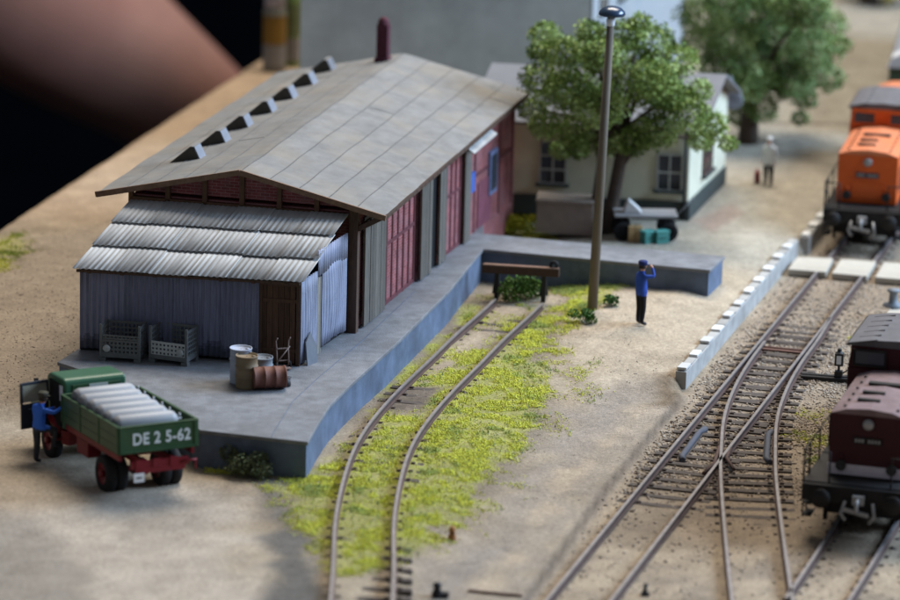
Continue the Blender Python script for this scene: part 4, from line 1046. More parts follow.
def ex(o): cap_on(o, (0, .12, 1.67), mat('olive_cap', (.05, .05, .035), .8), True); face_on(o, (0, .13, 1.625), m_hair)
o = person('person', p, R(-50), J, BODY_E, 'driver in bright blue jacket climbing into the open door of the truck', [m_bluecloth, m_darkcloth, m_skin, m_blackp], pick1, ex); o.scale = (1.07, 1.07, 1.05)
# far figure in white
J = base_joints(); p = on_ground(768, 185)
def pick3(c):
    if c.z > 1.53 and abs(c.x) < .1: return 2
    if c.z < .84 and abs(c.x) > .2: return 2
    return 1 if c.z < .75 else 0
def ex(o):
    b = MB(); b.lathe((0, .02, 1.72), [(.105, -.04), (.11, .02), (.07, .08), (.01, .09)], 14); b.build('hat', m_whitecloth, o)
o = person('person', p, R(160), J, BODY_E, 'blurred figure in white coat and black trousers standing alone on the far yard', [m_whitecloth, m_blackcloth, m_skin], pick3, ex); o.scale = (.92, .92, .90)
b = MB(); b.box((0, 0, .22), (.18, .40, .34), taper=.85); b.tube([(0, -.1, .38), (0, -.06, .50), (0, .06, .50), (0, .1, .38)], .015, 6)
pq = on_ground(757, 183); tag(b.build('bag', m_red, loc=pq, bevel=.03), 'dark red bag standing beside the figure in white', 'bag')

# visitor's bare arm behind the layout, far larger than the model
J = {}
def aj(k, px, py, y, r): q = at_depth(px, py, y); J[k] = (q.x, q.y, q.z, r, r)
aj('pelvis', -150, -190, 178, 6.0); aj('s1', -40, -70, 178, 5.5); aj('s2', 50, 8, 180, 4.7); aj('s3', 130, 62, 184, 3.75); aj('s4', 200, 112, 188, 3.1); aj('wr', 262, 165, 190, 2.4)
E_ = [('pelvis', 's1'), ('s1', 's2'), ('s2', 's3'), ('s3', 's4'), ('s4', 'wr'), ('wr', 'palm')]
aj('palm', 310, 205, 190, 2.5)
for k, (dx, dy, ln_) in enumerate(((60, 18, 1), (62, 36, 1.1), (54, 54, 1.05), (38, 66, .9))):
    aj('f%da' % k, 310+dx*.45*ln_, 205+dy*.5*ln_, 189+k*1.2, .85); aj('f%db' % k, 310+dx*1.1*ln_, 205+dy*1.25*ln_, 189+k*1.2, .7); E_ += [('palm', 'f%da' % k), ('f%da' % k, 'f%db' % k)]
aj('t1', 300, 235, 186, .95); aj('t2', 320, 268, 185, .8); E_ += [('palm', 't1'), ('t1', 't2')]
person('person', (0, 0, 0), 0, J, E_, "visitor's bare out-of-focus arm reaching down behind the edge of the layout board", [m_skinbig], lambda c: 0)

# ------------------------------------------------------------------ lamp post
p = on_ground(592, 309); q = at_depth(610.5, 26, p.y-.2)
post_ = empty('yard_lamp', p, 0, 'tall brown wooden lamp post with dark blue domed hood standing on the yard', 'lamp post')
v = q-p; b = MB(); b.tube([(0, 0, -.2), v*.5, v], [.15, .13, .105], 14); b.build('pole', m_pole, post_)
b = MB(); b.lathe(v, [(.09, 0), (.12, .03), (.12, .20), (.10, .24), (.05, .26)], 16); b.build('lamp_glass', m_porcelain, post_)
b = MB(); b.tube([v+Vector((0, 0, .2)), v+Vector((0, 0, .36))], .05, 8)
for k in range(3):
    a = k*2.09; b.tube([v+Vector((.09*math.cos(a), .09*math.sin(a), .22)), v+Vector((.22*math.cos(a), .22*math.sin(a), .36))], .018, 6)
b.build('bracket', m_blackp, post_)
b = MB(); b.lathe(v+Vector((.03, 0, .34)), [(.36, -.03), (.385, 0), (.37, .08), (.27, .18), (.13, .23), (.01, .24)], 24); b.lathe(v+Vector((.03, 0, .34)), [(.36, -.03), (.30, .05), (.01, .1)], 24); b.build('lamp_hood', m_lampcap, post_)

# ------------------------------------------------------------------ buffer stop
p0 = on_ground(496, 300); p1 = on_ground(543, 302)
bs = empty('buffer_stop', ((p0.x+p1.x)/2, (p0.y+p1.y)/2, 0), math.atan2(p1.y-p0.y, p1.x-p0.x), 'rusty buffer stop with brown timber beam closing the overgrown siding', 'buffer stop')
hw = (p1-p0).length/2
b = MB(); b.box((.02, -.05, .96), (2.25, .22, .24), t=(.7, .65, .65)); b.box((.02, -.05, 1.09), (2.2, .18, .02), t=(2.2, 2.2, 2.2)); b.build('beam', m_timber, bs, bevel=.015)
for sx in (-1, 1):
    b = MB(); b.bar((sx*hw, .02, 0), (sx*hw, .06, .9), .13, .13); b.bar((sx*hw, .9, 0), (sx*hw, .1, .85), .09, .09); b.bar((sx*hw-.1, .0, .2), (sx*hw-.02, .02, .8), .03, .05); b.build('support', m_blackp, bs)
b = MB(); b.lathe((.98, -.02, 1.16), [(.05, -.03), (.14, -.03), (.14, .03), (.05, .03), (.05, -.03)], 18, axis='y'); b.bar((.98, -.02, 1.0), (.98, -.02, 1.08), .05, .05); b.build('end_disc', m_blackp, bs)

# ------------------------------------------------------------------ bushes and trees
def leaf_cloud(lobes, n_per, size, palette, rnd=.35):
    P = []; 
    for c, r_ in lobes:
        k = max(20, int(n_per*r_*r_)); d_ = rng.normal(size=(k, 3)); d_ /= np.linalg.norm(d_, axis=1)[:, None]
        rad = r_*(.55+.45*rng.random((k, 1))**.6)*(1+.22*np.sin(d_[:, :1]*9+c[0]*3)*np.cos(d_[:, 1:2]*8+c[2]*2))
        P.append(np.array(c)+d_*rad*np.array([1, 1, .82]))
    P = np.concatenate(P); n = len(P)
    a = rng.normal(size=(n, 3)); a /= np.linalg.norm(a, axis=1)[:, None]; b_ = rng.normal(size=(n, 3)); b_ -= a*(a*b_).sum(1)[:, None]; b_ /= np.linalg.norm(b_, axis=1)[:, None]
    s_ = size*(.6+.8*rng.random((n, 1)))
    V = np.stack([P-a*s_*.5, P+b_*s_*.45, P+a*s_*.7, P-b_*s_*.45], 1).reshape(-1, 3)
    pal = np.array(palette); g = fbm(P[:, 0]*1.0+P[:, 2]*.7, P[:, 1]*.6+P[:, 2], .7)
    i1 = np.clip((g+rng.normal(size=n)*.12)*len(pal)*1.35-.45, 0, len(pal)-1).astype(int)
    T = pal[i1]*(.75+.5*rng.random((n, 1)))
    return V, np.arange(4*n).reshape(-1, 4), T
PAL = [(.08, .12, .03), (.12, .18, .04), (.18, .26, .06), (.27, .36, .10), (.40, .50, .20)]
def tree(name, base, trunk_pts, lobes, label, n_per, size, pal=PAL, group=None):
    root = empty(name, base, 0, label, 'tree', group); inv_ = -Vector(base)
    b = MB()
    for pts, rs in trunk_pts: b.tube([Vector(q)+inv_ for q in pts], rs, 10)
    top_ = Vector(trunk_pts[0][0][-1])
    for c, r_ in lobes[::2]:
        c = Vector(c); m_ = top_.lerp(c, .5)+Vector((random.uniform(-.2, .2), random.uniform(-.2, .2), -.15))
        b.tube([top_+inv_+Vector((0, 0, -.3)), m_+inv_, c+inv_], [.12, .07, .03], 6)
    b.build('trunk', m_bark, root)
    V, F, T = leaf_cloud([((Vector(c)+inv_)[:], r_) for c, r_ in lobes], n_per, size, pal)
    np_mesh('crown', V, F, T, m_leaf, root)
    return root
def lobes_px(lst, y, s_px, jd):
    out = []
    for px, py, r_ in lst:
        yy = y+random.uniform(-jd, jd); out.append((tuple(at_depth(px, py, yy)), r_/s_px))
        if r_ > 24:
            yy = y+random.choice((-1, 1))*random.uniform(jd*.5, jd*1.3); out.append((tuple(at_depth(px+random.uniform(-12, 12), py+random.uniform(-8, 8), yy)), r_/s_px*.75))
    return out
T1 = [(545, 34, 17), (538, 52, 12), (562, 52, 22), (540, 80, 22), (532, 108, 16), (545, 125, 18), (570, 90, 28), (600, 55, 28), (590, 30, 15), (625, 35, 22), (652, 42, 24), (680, 60, 20), (640, 80, 34), (600, 105, 28), (668, 95, 26), (655, 130, 24), (690, 115, 22), (712, 125, 17), (727, 143, 11), (700, 140, 14), (608, 142, 18), (575, 130, 22), (632, 140, 20), (560, 150, 12), (700, 90, 14), (640, 22, 12), (578, 148, 14)]
y1 = 120.6; tb = Vector((4.75, y1, .28))
tree('deciduous_tree', tb, [([(4.78, y1, .1), (4.95, y1, 1.2), (5.15, y1, 2.6), (5.2, y1, 3.8)], [.30, .22, .20, .15]), ([(4.65, y1-.1, .1), (4.42, y1-.1, 1.1), (4.55, y1, 2.4), (4.5, y1+.1, 3.6)], [.18, .15, .14, .10]), ([(5.15, y1, 2.4), (5.9, y1, 3.6), (6.5, y1, 4.2)], [.14, .1, .06])],
     lobes_px(T1, y1, 33, 1.5), 'leafy green tree behind the lamp post with forked trunk before the cream building', 3600, .078)
T2 = [(700, 15, 24), (730, 0, 28), (765, -5, 30), (800, 5, 30), (828, 25, 20), (838, 45, 14), (700, 45, 22), (735, 40, 34), (775, 40, 36), (812, 50, 26), (828, 78, 18), (790, 78, 28), (750, 80, 28), (728, 75, 20), (805, 98, 14), (762, 108, 18), (742, 115, 16), (800, 118, 10), (712, 70, 16)]
y2 = 134.0; tb = at_depth(747, 150, y2); tb.z = gz(tb.x, tb.y)
tree('deciduous_tree', tb, [([(tb.x, y2, 0), (tb.x+.05, y2, 1.5), (tb.x+.3, y2, 2.8)], [.38, .30, .22])], lobes_px(T2, y2, 29.5, 1.6), 'large dark green tree at the top right beyond the building corner', 2200, .09, [(.06, .10, .035), (.09, .15, .045), (.13, .21, .06), (.19, .28, .10), (.30, .40, .18)])
y3 = 161.0; tb = at_depth(868, 26, y3); tb.z = 0
T3 = [(862, -38, 22), (895, -30, 24), (880, -55, 26), (905, -8, 9), (888, -2, 7)]
tree('deciduous_tree', tb, [([(tb.x, y3, 0), (tb.x, y3, 1.3), (tb.x-.1, y3, 2.8)], [.42, .36, .30])], lobes_px(T3, y3, 25, 1.2), 'dark trunk of a tree with yellowing leaves cut off by the top right frame edge', 700, .18, [(.10, .08, .015), (.25, .19, .03), (.38, .28, .04)])
def bush(name, px, py, wd, hgt, pal, label, nlobe=5, size=.06, z0=None, cat='bush', dens=3500):
    p = on_ground(px, py) if z0 is None else at(px, py, z0)
    lob = []
    for k in range(nlobe):
        lob.append(((random.uniform(-wd, wd)*.35, random.uniform(-wd, wd)*.3, hgt*random.uniform(.3, .65)), min(wd, hgt)*random.uniform(.32, .45)))
    V, F, T = leaf_cloud(lob, dens, size, pal); o = np_mesh(name, V, F, T, m_leaf); o.location = p; tag(o, label, cat); return o
GP = [(.04, .09, .015), (.07, .14, .02), (.12, .20, .03)]
bush('bush', 521, 300, 1.3, .95, GP, 'dense green bush growing behind the legs of the buffer stop', 7)
bush('bush', 583, 322, .8, .45, [(.03, .09, .02), (.06, .16, .03), (.1, .22, .05)], 'low dark green weed at the foot of the lamp post', 5)
bush('bush', 613, 305, .55, .40, [(.03, .09, .02), (.06, .16, .03)], 'small green weed just right of the lamp post foot', 4)
bush('bush', 246, 476, 1.5, .75, [(.05, .06, .03), (.09, .11, .05), (.14, .16, .07)], 'straggly dark weed against the end wall of the loading ramp behind the truck', 9, .05, dens=5000)
YP = [(.20, .22, .02), (.34, .36, .03), (.45, .46, .05)]
bush('bush', 512, 234, 1.5, .8, YP, 'yellow-green bush between the shed end and the low wall', 7)

# ------------------------------------------------------------------ kerb of the platform
kerb = empty('platform_kerb', (6.4, 105.5, 0), 0, 'low grey platform edge wall topped with worn white blocks along the main track', 'platform edge')
inv = Matrix.Translation((-6.4, -105.5, 0))
def kerb_run(a, c, z0, z1, blocks):
    a = Vector((*a, 0)); c = Vector((*c, 0)); q = MB(); q.bar(a+Vector((0, 0, (z0-.6)/2)), c+Vector((0, 0, (z1-.6)/2)), .30, (z0+.6)); q.xf(inv); q.build('edge_wall', m_kerb, kerb, bevel=.01)
    n_ = blocks; d = (c-a)
    for k in range(n_):
        p = a+d*((k+.08)/n_); r_ = a+d*((k+.92)/n_); zz = z0+(z1-z0)*k/n_
        q = MB(); dz = random.uniform(-.03, .02); ww = random.uniform(.22, .29); gt = random.uniform(.72, 1.05)
        if k % 2 == 0: q.bar(p+Vector((0, 0, zz+.055+dz)), p.lerp(r_, .98)+Vector((0, 0, zz+.035+dz)), ww, .075, t=(gt, gt, gt*.97))
        else: q.bar(p+Vector((0, 0, zz+.015+dz*.5)), r_+Vector((0, 0, zz+.015+dz*.5)), ww, .035, t=(.55*gt, .54*gt, .51*gt))
        q.xf(inv); q.build('kerb_block', m_white, kerb, bevel=.012)
kerb_run((6.38, 105.55), (10.66, 121.1), .05, .10, 22)
kerb_run((11.0, 121.3), (12.0, 125.0), .10, .12, 6)
kerb_run((12.02, 125.1), (16.4, 141), .12, .12, 20)
# dark hole and earth at the kerb end
# ------------------------------------------------------------------ level crossing slabs
for k, (pl, lb) in enumerate((([(797, 257), (833, 258), (826, 272), (788, 269)], 'pale concrete crossing slab between the kerb and the left rail'), ([(841, 259), (876, 261), (867, 276), (832, 273)], 'pale concrete crossing slab between the two rails'), ([(884, 262), (925, 265), (925, 281), (875, 277)], 'pale concrete crossing slab right of the right rail'))):
    P = [at(a, c, -.22) for a, c in pl]; cx_ = sum(P, Vector())/4; b = MB(); b.prism([p-cx_ for p in P], (0, 0, -.18)); o = b.build('crossing_slab', m_slab, loc=cx_, bevel=.015); tag(o, lb, 'concrete slab', 'level crossing slabs')
P = [at(a, c, -.1) for a, c in ((873, 332), (893, 304), (960, 306), (960, 335))]; cx_ = sum(P, Vector())/4; b = MB(); b.prism([p-cx_ for p in P], (0, 0, -.28)); tag(b.build('loading_pad', m_slab, loc=cx_, bevel=.02), 'pale concrete pad beyond the maroon locomotive at the right frame edge', 'concrete pad')
p = at(893, 306, -.08); b = MB(); b.lathe((0, 0, 0), [(.3, 0), (.3, .06), (.14, .1), (.12, .4), (.2, .45), (.2, .5), (.01, .52)], 16); tag(b.build('bollard', m_drumgrey, loc=p), 'squat grey bollard standing on the pale concrete pad', 'bollard')

# ------------------------------------------------------------------ point lever with lantern
p = on_ground(838, 381); p.z = TRACK_Z
pl_ = empty('point_lever', p, R(-10), 'black point lantern and lever on two dark sleepers beside the main track', 'point lever')
b = MB(); b.box((-.35, -.08, .05), (1.35, .14, .09)); b.box((-.35, .16, .05), (1.35, .14, .09)); b.build('sleeper', m_blackp, pl_)
b = MB(); b.box((0, .04, .18), (.22, .22, .18)); b.tube([(0, .04, .25), (0, .04, .42)], .04, 8); b.box((0, .04, .60), (.24, .22, .36)); b.lathe((0, .04, .78), [(.12, 0), (.06, .05), (.06, .12), (.01, .14)], 12); ln_ = b.build('lantern', m_blackp, pl_, bevel=.012)
b = MB(); b.box((0, -.075, .60), (.13, .012, .24)); b.build('lantern_glass', m_porcelain, ln_)
b = MB(); b.tube([(.08, .04, .18), (.38, 0, .40)], .022, 6); b.build('lever', m_blackp, pl_)
b = MB(); b.ico((.40, 0, .44), .085, sc=(1.2, 1, 1)); b.build('weight', m_yellow, pl_)
# small relics in the foreground
p = on_ground(452, 540); b = MB(); b.lathe((0, 0, 0), [(.09, 0), (.10, .1), (.07, .15), (.08, .28), (.05, .33), (.01, .34)], 10); b.box((.02, -.09, .2), (.06, .04, .1), t=(.4, .4, .4)); tag(b.build('marker_post', mat('orange_brown', (.35, .15, .05), .7), loc=p), 'little orange-brown marker post on bare dirt right of the siding', 'marker post')
p = on_ground(437, 597); b = MB(); b.lathe((0, 0, 0), [(.13, 0), (.13, .1), (.07, .2), (.10, .24), (.10, .32), (.01, .36)], 12); b.box((.16, .02, .06), (.22, .14, .11), t=(2, 2, 2)); tag(b.build('point_motor', m_blackp, loc=p), 'small black point motor at the lower frame edge right of the siding', 'point motor')
p = on_ground(645, 595); b = MB(); b.lathe((0, 0, 0), [(.08, 0), (.08, .08), (.04, .12), (.05, .26), (.01, .28)], 10); b.box((0, -.05, .03), (.2, .16, .06)); tag(b.build('marker_post', m_blackp, loc=p), 'little black marker post between the main and diverging tracks near the lower edge', 'marker post')
b = MB(); a_ = on_ground(468, 592); c_ = on_ground(522, 597); b.bar(a_+Vector((0, 0, .03)), c_+Vector((0, 0, .03)), .05, .05); tag(b.build('point_rod', m_rust), 'thin rusty point rod lying on the ground at the lower frame edge', 'rod')

# ------------------------------------------------------------------ luggage cart behind the ramp arm
p = at(645, 240, .28); ct = empty('luggage_cart', p, R(2), 'grey flat luggage cart with raised drawbar standing behind the ramp arm', 'cart')
b = MB(); b.box((0, .3, .78), (1.95, 1.0, .07)); b.build('deck', m_cart, ct, bevel=.01)
b = MB()
for sx in (-.7, .7): b.bar((sx, .3, .45), (sx, .3, .76), .1, .1); b.bar((sx, -.15, .38), (sx, .75, .38), .06, .06)
b.bar((-.9, .3, .7), (.9, .3, .7), .1, .08); b.build('frame', m_blackp, ct)
for sx in (-.7, .7):
    for yy in (-.16, .76):
        b = MB(); ring(b, (sx, yy, .30), .30, .08, axis='y'); b.lathe((sx, yy, .3), [(.01, -.02), (.18, -.02), (.18, .02), (.01, .02)], 14, axis='y'); b.build('wheel', m_tyre, ct)
b = MB(); b.tube([(.95, .3, .7), (1.45, .3, 1.25)], .025, 6); b.tube([(1.45, .1, 1.25), (1.45, .5, 1.25)], .025, 6); b.build('drawbar', m_drumgrey, ct)
q = Vector((p.x-.42, p.y+.25, .28+.82)); b = MB(); b.prism([(-.28, -.2, 0), (.30, -.2, 0), (.22, -.2, .12), (-.10, -.2, .40), (-.16, -.2, .38)], (0, .4, 0)); tag(b.build('sack', m_whitecloth, loc=q, bevel=.05), 'white pointed sack lying on the luggage cart', 'sack')
for k, (dx, dy, rz, lb) in enumerate(((.02, -.35, 35, 'teal box leaning under the luggage cart, left of two'), (.42, -.30, 25, 'teal box leaning under the luggage cart, right of two'))):
    b = MB(); b.box((0, 0, .19), (.42, .30, .36)); b.box((0, 0, .39), (.46, .34, .04), t=(1.3, 1.3, 1.3)); b.bar((-.15, -.16, .2), (.15, -.16, .2), .02, .04, t=(.5, .5, .5)); o = b.build('box', m_teal, loc=(p.x+dx+.05, p.y+dy-.05, .28), bevel=.01); o.rotation_euler = (0, R(0), R(rz)); tag(o, lb, 'box')
b = MB(); b.box((0, 0, .25), (.42, .32, .5)); b.box((0, 0, .25), (.05, .33, .51), t=(.6, .6, .6)); tag(b.build('parcel', m_parcel, loc=(p.x-.32, p.y-.22, .28), bevel=.01), 'tan paper parcel beside the teal boxes under the luggage cart', 'parcel')

# ------------------------------------------------------------------ station building
C0 = at(687, 221, .25); C1 = at(528, 213, .25); C2 = at(724, 184, .25)
fx = (C0-C1).normalized(); sx_ = (C2-C0).normalized(); WL = (C0-C1).length; DL = (C2-C0).length
st = empty('station_building', C0, 0, 'cream single-storey station annexe with dark plinth and big grey main block behind the shed', 'station building')
I = -C0
H1 = 3.0
def quadprism(A, B_, C_, D_, h, q, mi=0): q.prism([A, B_, C_, D_], (0, 0, h), mi)
b = MB(); A, B_, Cc, D_ = C1+I-fx*2, Vector((0, 0, 0)), C2-C0, C1+I-fx*2+sx_*DL
quadprism(A+Vector((0, 0, .0)), B_, Cc, D_, H1, b); b.build('wall', m_cream, st)
nf = Vector((fx.y, -fx.x, 0)); ns = Vector((sx_.y, -sx_.x, 0))
b = MB(); o5 = (nf*.05)
b.prism([A+nf*.06-fx*0, B_+nf*.06+ns*.06, B_+ns*.06+sx_*0+nf*0, A], (0, 0, .62)); b.prism([B_+ns*.058, Cc+ns*.058, Cc, B_], (0, 0, .615)); b.build('plinth', m_plinth, st)
b = MB(); b.tube([B_+nf*.1-fx*.12+Vector((0, 0, .1)), B_+nf*.1-fx*.12+Vector((0, 0, H1))], .05, 8); b.build('downpipe', m_blackp, st)
def window(par, P, along, nrm, wd, hgt, nx=2, nz=3, sill=True, mframe=m_frame):
    q = MB(); up = Vector((0, 0, 1)); 
    q.prism([P+nrm*.02-along*wd/2, P+nrm*.02+along*wd/2, P+nrm*.02+along*wd/2+up*hgt, P+nrm*.02-along*wd/2+up*hgt], nrm*.02); o = q.build('window', m_window, par)
    q = MB()
    for k in range(nx+1): a = P+nrm*.05+along*(-wd/2+wd*k/nx); q.bar(a, a+up*hgt, .05, .04, up=nrm)
    for k in range(nz+1): a = P+nrm*.052-along*wd/2+up*hgt*k/nz; q.bar(a, a+along*wd, .04, .05)
    q.build('frame', mframe, o)
    if sill: q = MB(); q.bar(P+nrm*.09-along*(wd/2+.12)-up*.05, P+nrm*.09+along*(wd/2+.12)-up*.05, .16, .08); q.build('sill', m_plinth, o)
def on_wall(px, py):
    """point of the front wall seen at px,py"""
    d = cf*FPX + cR*(px-450) - cU*(py-300); o_ = Vector((0, 0, CAM_H)); t = (C0-o_).dot(nf)/d.dot(nf); return o_+d*t-C0
window(st, on_wall(552.5, 183), fx, nf, .82, 1.35, 2, 3); window(st, on_wall(669, 190), fx, nf, .76, 1.15, 2, 2)
window(st, sx_*2.6+Vector((0, 0, 1.05)), sx_, ns, 1.3, 1.3, 2, 3, True, m_rust)
# annexe roof
up = Vector((0, 0, 1)); b = MB(); ov = .55
r0 = A+nf*ov+up*(H1-.02); r1 = B_+nf*ov+ns*.45+up*(H1-.02); r2 = Cc-nf*.3+ns*.45+up*(H1+.0); rm = (B_+Cc)/2+ns*.5+up*(H1+1.15); rm0 = (A+D_)/2+up*(H1+1.15); r3 = D_-nf*.3+up*H1
b.prism([r0, r1, rm, rm0], (0, 0, .08)); b.prism([rm0, rm, r2, r3], (0, 0, .08)); b.prism([B_+up*H1, Cc+up*H1, (B_+Cc)/2+up*(H1+1.08)], -ns*.1, 1)
b.build('annexe_roof', [mat('annexe_roofing', (.17, .17, .18), .85, .12, 1), m_cream], st)
cp = at_depth(733, 100, 128.2)-C0; b = MB(); b.lathe(cp, [(.01, -.08), (.30, -.08), (.33, -.05), (.33, .05), (.29, .06), (.28, .04)], 24, axis='y'); b.bar(cp+Vector((0, 0, .3)), cp+Vector((-.1, .1, .8)), .05, .05); ck = b.build('station_clock', m_drumgrey, st)
b = MB(); b.lathe(cp, [(.28, -.085), (.01, -.086)], 24, axis='y'); b.bar(cp+Vector((0, -.09, 0)), cp+Vector((0, -.09, .2)), .02, .01, t=(.1, .1, .1)); b.bar(cp+Vector((0, -.09, 0)), cp+Vector((.12, -.09, .04)), .02, .01, t=(.1, .1, .1)); b.build('clock_face', m_ventside, ck)
# main block
yb = 132.0; ml = at_depth(300, 60, yb); mr_ = at_depth(589, 60, yb); ml.z = mr_.z = 0; ml += I; mr_ += I
ml.z = mr_.z = .0
fwd_ = Vector((.26, .966, 0))*15
b = MB(); b.prism([ml, mr_, mr_+fwd_, ml+fwd_], (0, 0, 7.4)); b.build('main_block', m_slate, st)
q0 = mr_+Vector((.02, 0, 0)); nrm2 = Vector((.966, -.26, 0)); b = MB(); b.prism([q0, q0+fwd_, q0+fwd_+nrm2*.05, q0+nrm2*.05], (0, 0, 7.4)); b.build('lit_side_wall', m_paleface, st)
d2 = fwd_.normalized()
for k in range(5): window(st, q0+d2*(1.5+2.8*k)+nrm2*.06+Vector((0, 0, 4.6)), d2, nrm2, 1.0, 1.5, 2, 3, True)
b = MB(); b.prism([ml+Vector((-.3, -.4, 7.4)), mr_+Vector((.5, -.4, 7.4)), mr_+fwd_*.5+Vector((.5, 0, 9.5)), ml+fwd_*.5+Vector((-.3, 0, 9.5))], (0, 0, .12)); b.prism([ml+fwd_*.5+Vector((-.3, 0, 9.5)), mr_+fwd_*.5+Vector((.5, 0, 9.5)), mr_+fwd_+Vector((.5, .4, 7.4)), ml+fwd_+Vector((-.3, .4, 7.4))], (0, 0, .12)); b.build('main_roof', m_plinth, st)
# low wall before the annexe
P = [at(536, 232, .28), at(592, 236, .28)]; b = MB(); d = (P[1]-P[0]); b.prism([Vector(), d, d+Vector((.1, 1.1, 0)), Vector((.1, 1.1, 0))], (0, 0, .98)); b.prism([Vector((-.04, -.04, .98)), d+Vector((.04, -.04, .98)), d+Vector((.14, 1.14, .98)), Vector((.06, 1.14, .98))], (0, 0, .07), 0, (.95, .95, .95))
tag(b.build('low_wall', mat('tan_render', (.25, .205, .165), .9, .12), loc=P[0]), 'low tan rendered wall block under the left annexe window', 'low wall')

# ------------------------------------------------------------------ locomotives
def loco(name, P, rz, label, body, topm, roofm, stripe, plate_t, fw=1.42):
    root = empty(name, P, rz, label, 'locomotive')
    HW, HZ0, HZ1 = .94, 1.28, 2.92
    def hood(y0, y1, nm):
        q = MB(); sec = [(-HW, HZ0), (HW, HZ0), (HW, HZ1-.12), (HW*.55, HZ1), (0, HZ1+.06), (-HW*.55, HZ1), (-HW, HZ1-.12)]
        q.prism([(x, y0, z_) for x, z_ in sec[:3]+[(HW*.98, HZ1-.10)]+[(-HW*.98, HZ1-.10)]+sec[6:]], (0, y1-y0, 0), 0)
        o = q.build(nm, body, root, bevel=.02)
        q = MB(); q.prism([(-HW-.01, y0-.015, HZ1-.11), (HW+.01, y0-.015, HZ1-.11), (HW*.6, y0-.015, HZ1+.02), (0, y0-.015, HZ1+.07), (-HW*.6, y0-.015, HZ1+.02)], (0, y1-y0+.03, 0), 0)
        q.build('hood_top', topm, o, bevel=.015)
        q = MB()
        for vx, yy, vw, vd in ((-.15, y0+.75, .55, .14), (-.15, y0+1.45, .55, .14), (0, y0+2.3, .85, .20)):
            q2 = MB(); q2.box((vx, yy, HZ1+.08), (vw, vd, .06)); q2.build('vent', m_under, o)
        for k in range(6):
            for sx in (-.65, .65): q.box((sx, y0+.3+k*.55, HZ1+.015), (.06, .06, .05))
        q.build('rivets', m_under, o)
        q = MB()
        for k in range(5):
            for sx in (-1, 1):
                for j in range(7): q.box((sx*(HW+.005), y0+.6+k*.62, HZ0+.35+j*.12), (.02, .45, .05))
        q.build('louvre', m_under, o)
        return o
    h1 = hood(.85, 4.55, 'front_hood'); hood(7.2, 12.2, 'rear_hood')
    q = MB(); q.box((0, .835, 2.62), (.28, .05, .28)); q.build('bracket', body, h1)
    q = MB(); q.lathe((0, .80, 2.60), [(.01, -.03), (.11, -.03), (.14, 0), (.14, .05)], 16, axis='y'); q.build('headlight', m_metal, h1)
    for sx in (-.62, .62):
        q = MB(); q.lathe((sx, .80, 1.52), [(.01, -.02), (.11, -.05), (.13, -.05), (.13, .05)], 16, axis='y', t=(.15, .15, .15)); q.build('headlight', m_metal, h1)
        q = MB(); q.lathe((sx, .82, 1.74), [(.01, -.02), (.07, -.02), (.07, .03)], 12, axis='y'); q.build('tail_light', body, h1)
    q = MB(); q.box((.0, .825, 2.18), (.72, .02, .17), t=plate_t); pt = q.build('number_plate', m_under, h1)
    q = MB()
    for k in range(8):
        if k == 3: continue
        q.box((-.28+k*.08, .812, 2.18), (.045, .006, .085))
    q.build('plate_marking', m_metal, pt)
    if stripe: q = MB(); q.box((0, .83, 1.42), (HW*2+.02, .03, .26)); q.build('white_stripe', mat('stripe_pale', (.62, .56, .60), .6, .1), h1)
    else: q = MB(); q.box((0, .828, 1.7), (.9, .02, .5)); q.build('front_hatch', body, h1)
    # cab
    cwid = min(1.32, fw-.18)
    q = MB(); q.box((0, 5.9, 2.1), (2*cwid, 2.6, 1.7)); q.prism([(-cwid, 4.6, 2.95), (cwid, 4.6, 2.95), (cwid*.93, 4.6, 3.52), (-cwid*.93, 4.6, 3.52)], (0, 2.6, 0)); cb = q.build('cab', body, root, bevel=.03)
    for sx in (-.72, .72):
        q = MB(); q.box((sx*cwid/1.32, 4.565, 3.24), (.82*cwid/1.32, .05, .36)); q.build('window', m_glassblue, cb, bevel=.02)
        q = MB(); sq = sx*cwid/1.32; hw_ = .43*cwid/1.32; q.bar((sq-hw_, 4.53, 3.04), (sq+hw_, 4.53, 3.04), .04, .05); q.bar((sq-hw_, 4.53, 3.43), (sq+hw_, 4.53, 3.43), .04, .05)
        for s2 in (-hw_, hw_): q.bar((sq+s2, 4.53, 3.02), (sq+s2, 4.53, 3.45), .05, .04)
        q.build('window_frame', m_under if stripe else body, cb)
        q = MB(); q.box(((cwid+.01)*(1 if sx > 0 else -1), 5.9, 3.2), (.05, 1.4, .45)); q.build('side_window', m_glassblue, cb)
    q = MB(); sec = [(-cwid-.1, 3.50), (cwid+.1, 3.50), (cwid, 3.58), (.7, 3.68), (0, 3.72), (-.7, 3.68), (-cwid, 3.58)]
    q.prism([(x, 4.62, z_) for x, z_ in sec], (0, 2.9, 0)); 
    for k in range(6): q.bar((-cwid*.85, 4.6+k*.52, 3.61), (-.5, 4.6+k*.52, 3.715), .05, .03); q.bar((cwid*.85, 4.6+k*.52, 3.61), (.5, 4.6+k*.52, 3.715), .05, .03)
    q.build('cab_roof', roofm, cb, bevel=.03)
    # frame
    q = MB(); q.box((0, 6.6, 1.17), (2*fw, 12.9, .16)); q.box((0, .12, 1.0), (2*fw, .18, .42)); q.box((0, 6.6, .85), (2.3, 9.5, .5)); q.build('footplate', m_under, root, bevel=.02)
    for sx in (-.88, .88):
        q = MB(); q.lathe((sx, 0, .98), [(.10, .1), (.10, -.28), (.23, -.30), (.24, -.36), (.01, -.38)][::-1], 20, axis='y'); q.build('buffer', m_under, root)
